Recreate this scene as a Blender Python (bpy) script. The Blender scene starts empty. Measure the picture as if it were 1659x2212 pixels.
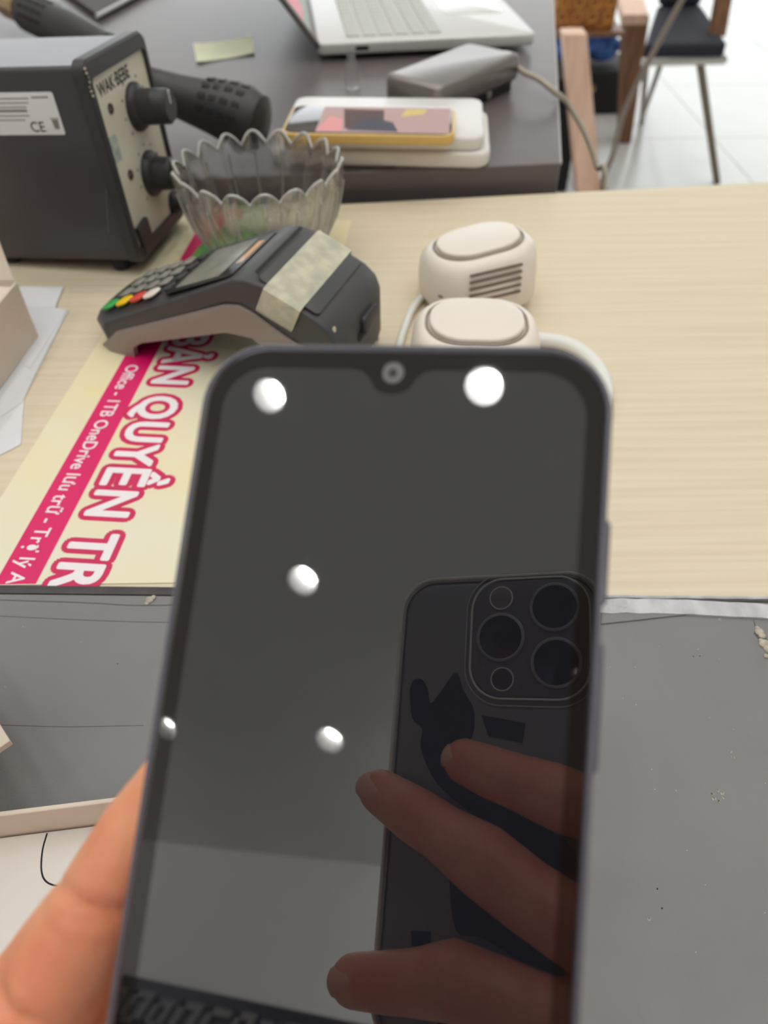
import bpy, bmesh, math, random
from math import sin, cos, pi, radians
from mathutils import Vector, Matrix
random.seed(7)
SC = bpy.context.scene
COL = SC.collection

# ------------------------------------------------------------------ camera
IW, IH, FPX = 1659.0, 2212.0, 1600.0
TZ = 0.75                                   # table top
CAM = Vector((0, 0, 1.03))
_p, _r = radians(46), radians(-1)
FWD = Vector((0, cos(_p), -sin(_p)))
_rt = Vector((1, 0, 0)); _up = _rt.cross(FWD)
RGT = _rt * cos(_r) + _up * sin(_r)
UPV = -_rt * sin(_r) + _up * cos(_r)
def mat3(x, y, z, o):
    return Matrix(((x.x, y.x, z.x, o.x), (x.y, y.y, z.y, o.y), (x.z, y.z, z.z, o.z), (0, 0, 0, 1)))
cam = bpy.data.cameras.new('camera'); camo = bpy.data.objects.new('camera', cam); COL.objects.link(camo)
camo.matrix_world = mat3(RGT, UPV, -FWD, CAM)
cam.sensor_fit = 'VERTICAL'; cam.sensor_height = 9.8; cam.sensor_width = 7.35
cam.lens = FPX / IH * 9.8
cam.clip_start = 0.0005; cam.clip_end = 50
cam.dof.use_dof = True; cam.dof.focus_distance = 0.268; cam.dof.aperture_fstop = cam.lens / 2.5
SC.camera = camo

# ------------------------------------------------------------------ world, exposure
w = bpy.data.worlds.new('world'); SC.world = w; w.use_nodes = True
w.node_tree.nodes['Background'].inputs[0].default_value = (0.95, 0.98, 1, 1)
w.node_tree.nodes['Background'].inputs[1].default_value = 2.2
LAMP = 178.0                                 # radiance of the ceiling lamps
vs = SC.view_settings
SC.display_settings.display_device = 'sRGB'
vs.view_transform = 'Standard'; vs.look = 'None'; vs.gamma = 1.0; vs.use_curve_mapping = False
vs.exposure = 0.0
cy = SC.cycles
cy.use_denoising = True; cy.max_bounces = 10; cy.diffuse_bounces = 4; cy.glossy_bounces = 4
cy.transmission_bounces = 10; cy.transparent_max_bounces = 12
cy.sample_clamp_indirect = 4.0; cy.caustics_reflective = False; cy.caustics_refractive = False
cy.blur_glossy = 0.5

# ------------------------------------------------------------------ helpers
def at(px, py, z):
    """surveyed point: where the sight line through a photo point meets the level z"""
    d = FWD + RGT * ((px - IW / 2) / FPX) - UPV * ((py - IH / 2) / FPX)
    return CAM + d * ((z - CAM.z) / d.z)

def lin(c):
    r = []
    for v in c[:3]:
        v /= 255.0
        r.append(v / 12.92 if v <= 0.04045 else ((v + 0.055) / 1.055) ** 2.4)
    return (r[0], r[1], r[2], 1)

def pm(name, col, rough=0.5, metal=0.0, ior=1.5, var=0.0, vscale=60.0, bump=0.0, bscale=400.0, stretch=None,
       trans=0.0, emit=None, estr=0.0, sss=0.0, coat=0.0, var_col=None):
    m = bpy.data.materials.new(name); m.use_nodes = True
    nt = m.node_tree; b = nt.nodes['Principled BSDF']
    c = lin(col)
    b.inputs['Base Color'].default_value = c
    b.inputs['Roughness'].default_value = rough; b.inputs['Metallic'].default_value = metal
    b.inputs['IOR'].default_value = ior
    b.inputs['Transmission Weight'].default_value = trans
    b.inputs['Coat Weight'].default_value = coat
    if sss:
        b.inputs['Subsurface Weight'].default_value = sss
        b.inputs['Subsurface Radius'].default_value = (1, 0.35, 0.2); b.inputs['Subsurface Scale'].default_value = 0.003
    if emit:
        b.inputs['Emission Color'].default_value = lin(emit); b.inputs['Emission Strength'].default_value = estr
    if var or bump:
        tc = nt.nodes.new('ShaderNodeTexCoord'); mp = nt.nodes.new('ShaderNodeMapping')
        nt.links.new(tc.outputs['Object'], mp.inputs[0])
        if stretch: mp.inputs['Scale'].default_value = stretch
    if var:
        n = nt.nodes.new('ShaderNodeTexNoise'); n.inputs['Scale'].default_value = vscale; n.inputs['Detail'].default_value = 5
        nt.links.new(mp.outputs[0], n.inputs['Vector'])
        r = nt.nodes.new('ShaderNodeValToRGB')
        c2 = lin(var_col) if var_col else tuple(x * (1 - var) for x in c[:3]) + (1,)
        r.color_ramp.elements[0].color = c2; r.color_ramp.elements[1].color = c
        r.color_ramp.elements[0].position = 0.35; r.color_ramp.elements[1].position = 0.65
        nt.links.new(n.outputs[0], r.inputs[0]); nt.links.new(r.outputs[0], b.inputs['Base Color'])
    if bump:
        n2 = nt.nodes.new('ShaderNodeTexNoise'); n2.inputs['Scale'].default_value = bscale; n2.inputs['Detail'].default_value = 3
        nt.links.new(mp.outputs[0], n2.inputs['Vector'])
        bp = nt.nodes.new('ShaderNodeBump'); bp.inputs['Strength'].default_value = bump; bp.inputs['Distance'].default_value = 0.0004
        nt.links.new(n2.outputs[0], bp.inputs['Height']); nt.links.new(bp.outputs[0], b.inputs['Normal'])
    return m

def crm(pts, n=6):
    """smooth path through points"""
    P = [Vector(p) for p in pts]; out = []
    for i in range(len(P) - 1):
        a = P[max(i - 1, 0)]; b = P[i]; c = P[i + 1]; d = P[min(i + 2, len(P) - 1)]
        for k in range(n):
            t = k / n
            out.append(0.5 * ((2 * b) + (c - a) * t + (2 * a - 5 * b + 4 * c - d) * t * t + (3 * b - a - 3 * c + d) * t ** 3))
    out.append(P[-1]); return out

def rr(w, h, r, seg=6, cx=0, cy=0):
    """rounded rectangle loop, counter-clockwise"""
    L = []
    for sx, sy, a0 in ((1, 1, 0), (-1, 1, 90), (-1, -1, 180), (1, -1, 270)):
        for k in range(seg + 1):
            a = radians(a0 + 90 * k / seg)
            L.append((cx + sx * (w / 2 - r) + r * cos(a), cy + sy * (h / 2 - r) + r * sin(a)))
    return L

class B:
    """mesh builder in millimetres"""
    def __init__(self): self.bm = bmesh.new(); self.M = Matrix.Identity(4)
    def v(self, p): return self.bm.verts.new(self.M @ Vector(p))
    def loft(self, loops, cap0=True, cap1=True, closed=True):
        R = [[self.v(p) for p in l] for l in loops]; n = len(R[0])
        for a, b in zip(R, R[1:]):
            for i in range(n if closed else n - 1):
                j = (i + 1) % n
                self.bm.faces.new((a[i], a[j], b[j], b[i]))
        if cap0: self.bm.faces.new(R[0][::-1])
        if cap1: self.bm.faces.new(R[-1])
        return self
    def prism(self, poly, z0, z1):
        return self.loft([[(x, y, z0) for x, y in poly], [(x, y, z1) for x, y in poly]])
    def prismxz(self, poly, y0, y1):
        return self.loft([[(x, y0, z) for x, z in poly], [(x, y1, z) for x, z in poly]])
    def box(self, x0, x1, y0, y1, z0, z1):
        return self.prism([(x0, y0), (x1, y0), (x1, y1), (x0, y1)], z0, z1)
    def rbox(self, w, h, r, z0, z1, bev=1.0, cx=0, cy=0, seg=6, bot=None):
        """rounded rectangle slab with rounded top and bottom edges"""
        bb = bev if bot is None else bot; L = []
        for k in range(4):
            a = pi / 2 * k / 3
            i = bb * (1 - sin(a)); L.append((z0 + bb * (1 - cos(a)), i))
        for k in range(4):
            a = pi / 2 * k / 3
            i = bev * (1 - cos(a)); L.append((z1 - bev * (1 - sin(a)), i))
        return self.loft([[(x, y, z) for x, y in rr(w - 2 * i, h - 2 * i, max(r - i, 0.2), seg, cx, cy)] for z, i in L])
    def lathe(self, prof, n=32, cx=0, cy=0, cap0=True, cap1=True):
        return self.loft([[(cx + r * cos(2 * pi * k / n), cy + r * sin(2 * pi * k / n), z) for k in range(n)] for r, z in prof], cap0, cap1)
    def tube(self, path, r, n=8, smooth=5, caps=True):
        P = crm(path, smooth) if smooth else [Vector(p) for p in path]
        rs = r if isinstance(r, (list, tuple)) else [r] * len(P)
        if len(rs) != len(P): rs = [rs[min(int(i / max(len(P) - 1, 1) * (len(rs) - 1) + .5), len(rs) - 1)] for i in range(len(P))]
        up = None; loops = []
        for i, p in enumerate(P):
            t = (P[min(i + 1, len(P) - 1)] - P[max(i - 1, 0)]).normalized()
            if up is None: up = Vector((0, 0, 1)) if abs(t.z) < 0.9 else Vector((1, 0, 0))
            s = t.cross(up).normalized(); up = s.cross(t).normalized()
            loops.append([p + (s * cos(2 * pi * k / n) + up * sin(2 * pi * k / n)) * rs[i] for k in range(n)])
        return self.loft(loops, caps, caps)
    def ring(self, loop, r, n=6):
        """closed tube along a planar loop of 3D points"""
        P = [Vector(p) for p in loop]; N = len(P); loops = []
        nrm = Vector((0, 0, 0))
        for i in range(N): nrm += P[i].cross(P[(i + 1) % N])
        nrm.normalize()
        for i in range(N):
            t = (P[(i + 1) % N] - P[i - 1]).normalized(); s = t.cross(nrm).normalized()
            loops.append([self.v(P[i] + (s * cos(2 * pi * k / n) + nrm * sin(2 * pi * k / n)) * r) for k in range(n)])
        for i in range(N):
            a, b = loops[i], loops[(i + 1) % N]
            for k in range(n):
                self.bm.faces.new((a[k], a[(k + 1) % n], b[(k + 1) % n], b[k]))
        return self
    def ball(self, c, r, sub=2, sc=(1, 1, 1)):
        res = bmesh.ops.create_icosphere(self.bm, subdivisions=sub, radius=r)
        M = self.M @ Matrix.Translation(c) @ Matrix.Diagonal((sc[0], sc[1], sc[2], 1))
        bmesh.ops.transform(self.bm, matrix=M, verts=res['verts']); return self
    def face(self, pts):
        self.bm.faces.new([self.v(p) for p in pts]); return self

def obj(name, b, m, parent=None, loc=None, M=None, smooth=35, bevel=0, kind=None, label=None, fix=True):
    bm = b.bm
    if fix: bmesh.ops.recalc_face_normals(bm, faces=bm.faces)
    for v in bm.verts: v.co *= 0.001
    me = bpy.data.meshes.new(name); bm.to_mesh(me); bm.free()
    if smooth:
        for p in me.polygons: p.use_smooth = True
        me.set_sharp_from_angle(angle=radians(smooth))
    me.materials.append(m)
    o = bpy.data.objects.new(name, me); COL.objects.link(o)
    if parent: o.parent = parent
    if M is not None: o.matrix_local = M
    if loc is not None: o.location = loc
    if bevel:
        md = o.modifiers.new('edge', 'BEVEL'); md.width = bevel * 0.001; md.segments = 3; md.limit_method = 'ANGLE'
        md.angle_limit = radians(40)
    if kind: o['kind'] = kind
    if label: o['label'] = label
    return o

def thing(name, label, cat, loc=(0, 0, 0), rotz=0.0, group=None, M=None):
    o = bpy.data.objects.new(name, None); COL.objects.link(o); o.empty_display_size = 0.02
    if M is not None: o.matrix_world = M
    else: o.location = loc; o.rotation_euler = (0, 0, rotz)
    o['label'] = label; o['category'] = cat
    if group: o['group'] = group
    return o

def tag(o, label, cat, group=None):
    o['label'] = label; o['category'] = cat
    if group: o['group'] = group
    return o

def text(name, s, m, parent, size, M, fat=0.0, width=None, align='LEFT', space=1.0):
    """flat lettering; fat thickens every stroke by that many millimetres with round corners"""
    cu = bpy.data.curves.new(name, 'FONT'); cu.body = s; cu.size = size * 0.001; cu.align_x = align; cu.resolution_u = 4; cu.space_character = space
    o = bpy.data.objects.new(name, cu); COL.objects.link(o); o.parent = parent
    cu.materials.append(m)
    if width:
        bpy.context.view_layer.update()
        d = o.dimensions.x
        M = M @ Matrix.Diagonal((width * 0.001 / d, 1, 1, 1))
    bpy.context.view_layer.update()
    me = bpy.data.meshes.new_from_object(o.evaluated_get(bpy.context.evaluated_depsgraph_get()))
    bpy.data.objects.remove(o)
    bm = bmesh.new(); bm.from_mesh(me)
    for f in bm.faces:
        f.normal_update()
        if f.normal.z < 0: f.normal_flip()
    if fat:
        sx = M.to_scale().x; base_g = list(bm.faces)[:]
        for k in range(24 if fat > 2 else 12):
            g = bmesh.ops.duplicate(bm, geom=base_g)
            a = 2 * pi * k / 16; fat_ = fat if k < 16 else fat * .5
            if fat <= 2: a = 2 * pi * k / 12; fat_ = fat
            if k >= 16: a = 2 * pi * k / 8
            bmesh.ops.translate(bm, verts=[e for e in g['geom'] if isinstance(e, bmesh.types.BMVert)], vec=(fat_ * .001 * cos(a) / sx, fat_ * .001 * sin(a), .000002 * (k + 1)))
    bm.to_mesh(me); bm.free(); me.name = name
    o = bpy.data.objects.new(name, me); COL.objects.link(o); o.parent = parent
    o.matrix_local = M
    return o

def dup(root, label=None):
    r = root.copy(); COL.objects.link(r)
    if label: r['label'] = label
    for ch in list(root.children):
        c = ch.copy(); COL.objects.link(c); c.parent = r
        for g in ch.children:
            d = g.copy(); COL.objects.link(d); d.parent = c
    return r

def T(x, y, z): return Matrix.Translation((x * 0.001, y * 0.001, z * 0.001))
def RX(a): return Matrix.Rotation(radians(a), 4, 'X')
def RY(a): return Matrix.Rotation(radians(a), 4, 'Y')
def RZ(a): return Matrix.Rotation(radians(a), 4, 'Z')

# ------------------------------------------------------------------ materials
WHITE = pm('white_paint', (236, 234, 230), 0.8, var=0.03, vscale=3)
TILE = pm('white_floor_tile', (214, 216, 213), 0.22, var=0.03, vscale=4)
GROUT = pm('tile_grout', (190, 190, 185), 0.8, var=0.05)
def wood_mat(name, a, b, sc, rough, bump=0.15):
    m = pm(name, a, rough, var=0.1, vscale=1.0, bump=bump, bscale=1.0, stretch=sc, var_col=b); return m
OAK = wood_mat('pale_oak_laminate', (226, 213, 188), (217, 203, 175), (6, 220, 60), 0.42)
OAKV = wood_mat('brown_stool_wood', (140, 98, 66), (112, 76, 50), (60, 60, 6), 0.45)
LITW = wood_mat('lit_stool_wood', (246, 208, 184), (230, 188, 162), (60, 60, 6), 0.5)  # stool wood again, lightened for the leg and rail facing the light
LEATHER = pm('grey_leather', (129, 129, 129), 0.52, var=0.10, vscale=14, bump=0.35, bscale=1500)
HEM = pm('worn_leather_hem', (206, 206, 210), 0.45, var=0.25, vscale=120, bump=0.9, bscale=700, stretch=(1, 0.5, 1))
HEMDARK = pm('dark_leather_binding', (72, 68, 68), 0.5, var=0.3, vscale=90, bump=0.4, bscale=800)
CRACK = pm('leather_seam_grey', (88, 87, 86), 0.8, bump=0.2)  # darker grey for the mat's seam lines and tear
CRUMB = pm('exposed_foam', (205, 196, 178), 0.95, var=0.35, vscale=300, bump=1, bscale=900)
BLACKP = pm('black_plastic', (46, 45, 48), 0.42, bump=0.15, bscale=900)
BLACKM = pm('charcoal_painted_metal', (66, 63, 67), 0.3, var=0.12, vscale=25, bump=0.12, bscale=700)
BLACKG = pm('black_desk_laminate', (98, 90, 90), 0.32, var=0.08, vscale=30, ior=1.55)
FASCIA = pm('black_desk_fascia', (44, 43, 43), 0.5, var=0.1)
DARK = pm('dark_gap', (22, 22, 24), 0.7, bump=0.1)
GREYP = pm('warm_grey_plastic', (146, 135, 128), 0.38, var=0.04, vscale=20, bump=0.05)
DGREYP = pm('dark_grey_plastic', (66, 66, 67), 0.4, var=0.06, vscale=40, bump=0.15, bscale=1200)
PANEL = pm('cream_panel_paint', (226, 222, 202), 0.5, var=0.04, vscale=40)
PAPER = pm('white_paper', (228, 229, 232), 0.85, var=0.03, vscale=30)
CARD = pm('beige_card', (216, 203, 188), 0.8, var=0.05, vscale=40)
BOXW = pm('white_box_card', (232, 228, 222), 0.75, var=0.03, vscale=40)
BOXE = pm('box_card_edge', (225, 212, 196), 0.8, var=0.05, vscale=60)
WPLAST = pm('white_plastic', (236, 226, 216), 0.35, bump=0.04)
VENT = pm('vent_brown', (128, 110, 102), 0.7, bump=0.1)
INK = pm('black_ink', (40, 40, 40), 0.7, bump=0.02)
GREYINK = pm('grey_ink', (130, 128, 122), 0.8, bump=0.02)
MAGENTA = pm('magenta_print', (226, 16, 104), 0.4, var=0.06, vscale=50)
CRIM = pm('crimson_print', (214, 30, 92), 0.4, var=0.1, vscale=40)
WPRINT = pm('white_print', (244, 238, 240), 0.4, bump=0.02)
SIGNP = pm('cream_laminated_sheet', (240, 226, 178), 0.28, var=0.12, vscale=9, bump=0.2, bscale=60, var_col=(236, 232, 212))
TAPE = pm('masking_tape', (208, 203, 178), 0.6, var=0.16, vscale=110, var_col=(176, 176, 158))
STICKY = pm('pale_green_note', (254, 255, 224), 0.8, var=0.04, vscale=60)
STEEL = pm('brushed_steel', (190, 188, 182), 0.3, metal=1.0, bump=0.1)
BRASS = pm('brass_nozzle', (214, 190, 140), 0.22, metal=1.0, var=0.3, vscale=30, var_col=(150, 100, 60))
ALU = pm('silver_laptop_shell', (214, 214, 212), 0.35, metal=0.3, bump=0.05)
KEYS = pm('silver_laptop_keys', (190, 192, 186), 0.5, bump=0.05)
GUNM = pm('grey_anodised_metal', (140, 134, 132), 0.3, metal=0.75, bump=0.05)
GREEN = pm('green_key', (56, 168, 84), 0.45, bump=0.05)
YELLOW = pm('yellow_key', (240, 196, 20), 0.45, bump=0.05)
RED = pm('red_key', (216, 74, 62), 0.45, bump=0.05)
KGREY = pm('grey_keys', (150, 147, 138), 0.5, var=0.4, vscale=260)
LCD = pm('grey_lcd', (150, 148, 136), 0.25, var=0.2, vscale=40, var_col=(120, 120, 112))
GREENB = pm('green_booklet_print', (30, 140, 60), 0.5, var=0.3, vscale=25, var_col=(130, 190, 60))
YPH = pm('yellow_phone_frame', (222, 184, 108), 0.3, bump=0.03)
def glassy(name, col, rough=0.0, ior=1.5):
    return pm(name, col, rough, trans=1.0, ior=ior, bump=0.01)
GLASS = glassy('clear_glass', (250, 250, 250), 0.0, 1.38)
_nt = GLASS.node_tree; _mx = _nt.nodes.new('ShaderNodeMixShader'); _tr = _nt.nodes.new('ShaderNodeBsdfTransparent')
_mx.inputs[0].default_value = 0.6
_nt.links.new(_nt.nodes['Principled BSDF'].outputs[0], _mx.inputs[2]); _nt.links.new(_tr.outputs[0], _mx.inputs[1])
_nt.links.new(_mx.outputs[0], _nt.nodes['Material Output'].inputs[0])
CLEARTPU = pm('clear_case_plastic', (200, 200, 198), 0.12, trans=0.1, ior=1.5, bump=0.02)
SCREEN = pm('dark_display_glass', (28, 29, 36), 0.015, ior=2.15)
BEZEL = pm('black_bezel_glass', (27, 22, 21), 0.02, ior=1.62)
BUMPER = pm('grey_phone_case', (98, 98, 108), 0.22, ior=1.5, bump=0.03)
PHBACK = pm('graphite_phone_back', (138, 138, 140), 0.35, metal=0.2, bump=0.04)
MODULE = pm('camera_module_glass', (104, 100, 100), 0.3, bump=0.02)
LENS = pm('camera_lens_glass', (6, 8, 14), 0.04, ior=1.5, bump=0.01)
LENSRING = pm('lens_ring_metal', (165, 165, 168), 0.25, metal=0.3, bump=0.02)
FLASHM = pm('flash_diffuser', (120, 114, 110), 0.3, bump=0.1)
PRINTB = pm('navy_black_print', (8, 9, 16), 0.5, bump=0.02)
SKIN = pm('skin', (250, 174, 134), 0.42, sss=0.2, var=0.12, vscale=55, bump=0.35, bscale=900, var_col=(240, 150, 114))
NAIL = pm('fingernail', (246, 184, 156), 0.25, bump=0.03)
LAMPM = pm('lamp_disc', (255, 255, 255), 0.5, emit=(255, 253, 250), estr=LAMP)
CONE = pm('downlight_reflector', (74, 73, 70), 0.5, bump=0.05)
NAVY = pm('navy_chair_fabric', (40, 42, 54), 0.8, var=0.2, vscale=90)
BLUE = pm('blue_cloth', (60, 108, 178), 0.8, var=0.45, vscale=20, var_col=(26, 56, 110))
ORANGE = pm('orange_brown_weave', (196, 130, 62), 0.6, var=0.35, vscale=40, var_col=(150, 92, 40))
CABLEB = pm('beige_cable', (176, 166, 148), 0.5, bump=0.03)
CABLEW = pm('white_cable', (232, 232, 226), 0.4, bump=0.03)
SIGNB = pm('dark_shop_sign', (24, 24, 28), 0.5, bump=0.05)

# ------------------------------------------------------------------ the room
def struct(name, b, m, **k):
    return obj(name, b, m, kind='structure', smooth=0, **k)
X0, X1, Y0, Y1, ZC = -4200, 5600, -2150, 7000, 2900
struct('wall_back', B().box(X0 - 100, X1 + 100, Y0 - 100, Y0, -60, ZC), WHITE)
wf = B(); wf.box(X0 - 100, X0 + 500, Y1, Y1 + 100, -60, ZC); wf.box(X1 - 500, X1 + 100, Y1, Y1 + 100, -60, ZC)
wf.box(X0 + 500, X1 - 500, Y1, Y1 + 100, 2500, ZC)              # open front added between the piers to let in more daylight
struct('wall_front', wf, WHITE)
struct('ground', B().box(X0 - 6000, X1 + 6000, Y1 + 100, Y1 + 9000, -120, -20), GROUT)
struct('wall_left', B().box(X0 - 100, X0, Y0, Y1, -60, ZC), WHITE)
struct('wall_right', B().box(X1, X1 + 100, Y0, Y1, -60, ZC), WHITE)
fl = struct('floor', B().box(X0, X1, Y0, Y1, -60, -3), GROUT)
tb = B().box(-298.5, 298.5, -298.5, 298.5, -8, 0); t0 = obj('tile', tb, TILE, fl, smooth=0)
_first = True
for i in range(-6, 9):
    for j in range(-3, 11):
        x, y = (i * 0.6 + 0.35, j * 0.6 + 0.2)
        if _first: t0.location = (x, y, 0); _first = False
        else:
            c = t0.copy(); COL.objects.link(c); c.parent = fl; c.location = (x, y, 0)

# ceiling with holes for the recessed lamps
LIGHTS = []
gx, gy = Vector((0.712, -0.095)), Vector((-0.09, -0.672)); g0 = Vector((-1.253, -0.158))
for j in range(-9, 3):
    for i in range(-2, 8):
        p = g0 + gx * i + gy * j
        if (i, j) == (-1, 2): p = Vector((-2.257, -1.484))
        if (i, j) == (0, 2): p = Vector((-1.443, -1.524))
        if (i, j) == (1, 0): p = Vector((-0.541, -0.253))
        if (i, j) == (0, 1): p = Vector((-1.341, -0.828))
        if (i, j) == (1, 1): continue
        if j < -5 and ((i + j) % 2): continue
        if X0 / 1000 + .2 < p.x < X1 / 1000 - .2 and -1.95 < p.y < 6.6: LIGHTS.append(p)
cb = B(); edges = []
def _loop(pts):
    vs_ = [cb.bm.verts.new(p) for p in pts]
    for a, b_ in zip(vs_, vs_[1:] + vs_[:1]): edges.append(cb.bm.edges.new((a, b_)))
_loop([(X0 - 100, Y0 - 100, ZC), (X1 + 100, Y0 - 100, ZC), (X1 + 100, Y1 + 100, ZC), (X0 - 100, Y1 + 100, ZC)])
for p in LIGHTS:
    _loop([(p.x * 1000 + 56 * cos(2 * pi * k / 20), p.y * 1000 + 56 * sin(2 * pi * k / 20), ZC) for k in range(20)])
bmesh.ops.triangle_fill(cb.bm, use_beauty=True, use_dissolve=False, edges=edges)
struct('ceiling', cb, WHITE)
dl = thing('downlight', 'round recessed ceiling downlight among the rows of lamps overhead', 'ceiling light', (0, 0, ZC / 1000), group='recessed downlights in the ceiling')
obj('trim_ring', B().lathe([(56, 0), (66, 0), (66, -3), (60, -4), (56, -1)], 24, cap0=False, cap1=False), WHITE, dl, fix=True)
obj('reflector', B().lathe([(56, -1), (51, 18), (37, 60)], 24, cap0=False, cap1=False), CONE, dl)
obj('lamp_disc', B().lathe([(37, 59), (0.01, 59)], 24, cap0=False, cap1=False), LAMPM, dl)
SEEN = {(-1.253, -0.158): 'downlight mirrored near the top left corner of the dark phone', (-0.541, -0.253): 'downlight mirrored at the top right of the dark phone',
        (-1.341, -0.828): 'downlight mirrored alone at mid height of the dark phone', (-2.257, -1.484): 'downlight mirrored at the left edge of the dark phone, cut by its border',
        (-1.443, -1.524): 'downlight mirrored beside the camera phone, above its middle finger'}
for k, p in enumerate(LIGHTS):
    o = dl if k == 0 else dup(dl)
    o.location = (p.x, p.y, ZC / 1000)
    o['label'] = SEEN.get((round(p.x, 3), round(p.y, 3)), 'round recessed downlight overhead, outside those mirrored in the dark phone')

# spotlights added out of view to brighten the back wall
HOUSING = pm('white_lamp_housing', (225, 225, 222), .4, bump=.02)
def wall_fill_spot(label, p, tgt):
    z_ = (Vector(tgt) - Vector(p)).normalized(); x_ = z_.cross(Vector((0, 0, 1))).normalized(); y_ = z_.cross(x_)
    t = thing('added_spotlight', label, 'spotlight', (p[0], p[1], ZC / 1000))
    obj('stem', B().lathe([(30, 0), (30, -8), (8, -10), (8, -150)], 16), HOUSING, t)
    Mh = mat3(x_, y_, z_, Vector((0, 0, -.17)))
    hd = obj('lamp_head', B().lathe([(30, -50), (44, -40), (48, 60), (45, 60), (42, 40)], 24, cap1=False), HOUSING, t, M=Mh)
    obj('lamp_disc', B().lathe([(42, 40), (.01, 40)], 20, cap0=False, cap1=False), LAMPM, hd)
    L = bpy.data.lights.new('lamp', 'SPOT'); L.energy = 30; L.spot_size = radians(95); L.spot_blend = .9; L.shadow_soft_size = .04
    lo = bpy.data.objects.new('lamp', L); COL.objects.link(lo); lo.parent = hd; lo.matrix_local = T(0, 0, 66) @ RX(180)
wall_fill_spot('added unseen spotlight brightening the back wall above the sign board, left one', (-3.0, -.75, 2.73), (-2.6, -2.15, 2.5))
wall_fill_spot('added unseen spotlight brightening the back wall behind the camera phone', (-.55, -1.15, 2.73), (-1.3, -2.15, 2.45))

# shop sign board on the back wall (seen in the phone's glass)
sg = thing('shop_sign', 'long dark sign board on the white wall behind the camera phone', 'sign', (-1.6, Y0 / 1000, 1.94))
obj('board', B().box(-1700, 2300, 0, 40, 0, 292), SIGNB, sg, smooth=0, bevel=3)
lb = B(); x = -1500
while x < 1900:
    wd = random.choice((80, 100, 60)); hh = random.choice((110, 126, 120)); z0 = 120
    lb.box(x, x + wd * .3, 40, 52, z0, z0 + hh); lb.box(x, x + wd, 40, 52, z0 + hh - 30, z0 + hh)
    if random.random() < .7: lb.box(x + wd * .7, x + wd, 40, 52, z0, z0 + hh * .8)
    if random.random() < .6: lb.box(x, x + wd, 40, 52, z0, z0 + 28)
    x += wd + random.choice((16, 20, 24))
obj('raised_lettering', lb, GREYINK, sg, smooth=0, bevel=4, kind='stuff', label='blurred raised grey lettering')

# ------------------------------------------------------------------ wooden table
tbl = thing('wooden_table', 'pale oak laminate table with the card reader and chargers on it', 'table', (0, 0, 0))
obj('tabletop', B().prism([(-900, -160), (900, -160), (900, 723), (-900, 579)], 722, 750), OAK, tbl, smooth=0, bevel=1.5)
for x, y in ((-820, -90), (820, -90), (820, 640), (-820, 510)):
    obj('leg', B().box(x - 25, x + 25, y - 25, y + 25, 0, 722), FASCIA, tbl, smooth=0, bevel=2)

# leather desk mat
mat = thing('leather_desk_mat', 'large worn grey leather mat covering the near half of the oak table', 'desk mat', (0, 0, TZ))
def medge(x): return 219.0 + (x + 187) / 366.0 * -13.0
ob = [(-700, -150), (700, -150), (700, medge(700))] + [(x, medge(x)) for x in (400, 180, 110)] + [(-90, medge(-90)), (-190, medge(-190)), (-700, medge(-700))]
obj('sheet', B().prism(ob, 0.05, 2.0), LEATHER, mat, smooth=0, bevel=0.6)
def strip(b, xs, yf, w, z0, z1, wav=0.0):
    L = []
    for i, x in enumerate(xs):
        y = yf(x) + wav * (random.random() - .5)
        L.append([(x, y, z0), (x, y + w + wav * (random.random() - .5), z0), (x, y + w, z1 * .8 + z0 * .2), (x, y + w * .5, z1), (x, y, z1 * .8 + z0 * .2)])
    return b.loft(L)
xs = [80 + 6 * i for i in range(60)]
obj('folded_hem', strip(B(), xs, lambda x: medge(x) - 8.0 - max(0, x - 130) * .05, 8.2, 1.8, 3.6, 0.8), HEM, mat, label='pale worn folded hem along the mat edge')
obj('edge_binding', strip(B(), xs, lambda x: medge(x) + 1.5, 1.6, 0.1, 2.9, 0.4), HEM, mat, label='pale upper edge of the hem')
obj('hem_groove', strip(B(), xs, lambda x: medge(x) + .2, 1.2, 1.6, 2.3, 0.3), HEMDARK, mat)
xl = [-95 - 12 * i for i in range(50)]
obj('edge_binding', strip(B(), xl, lambda x: medge(x) + 0.6, 4.6, 0.1, 2.3, 0.2), HEMDARK, mat, label='dark binding along the left edge')
def seam(pts, r=0.25):
    return obj('seam', B().tube([(x, y, 2.0) for x, y in pts], r, 5, 4), CRACK, mat)
def lp(px, py): p = at(px, py, TZ + .002); return (p.x * 1000, p.y * 1000)
seam([lp(-60, 1291), lp(0, 1296), (lp(180, 1302)), lp(290, 1308), lp(380, 1307)])
seam([lp(-60, 1328), lp(0, 1331), lp(150, 1338), lp(280, 1343), lp(400, 1345)], 0.18)
seam([lp(-30, 1565), lp(30, 1567), lp(150, 1570), lp(310, 1567)], 0.14)
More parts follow.
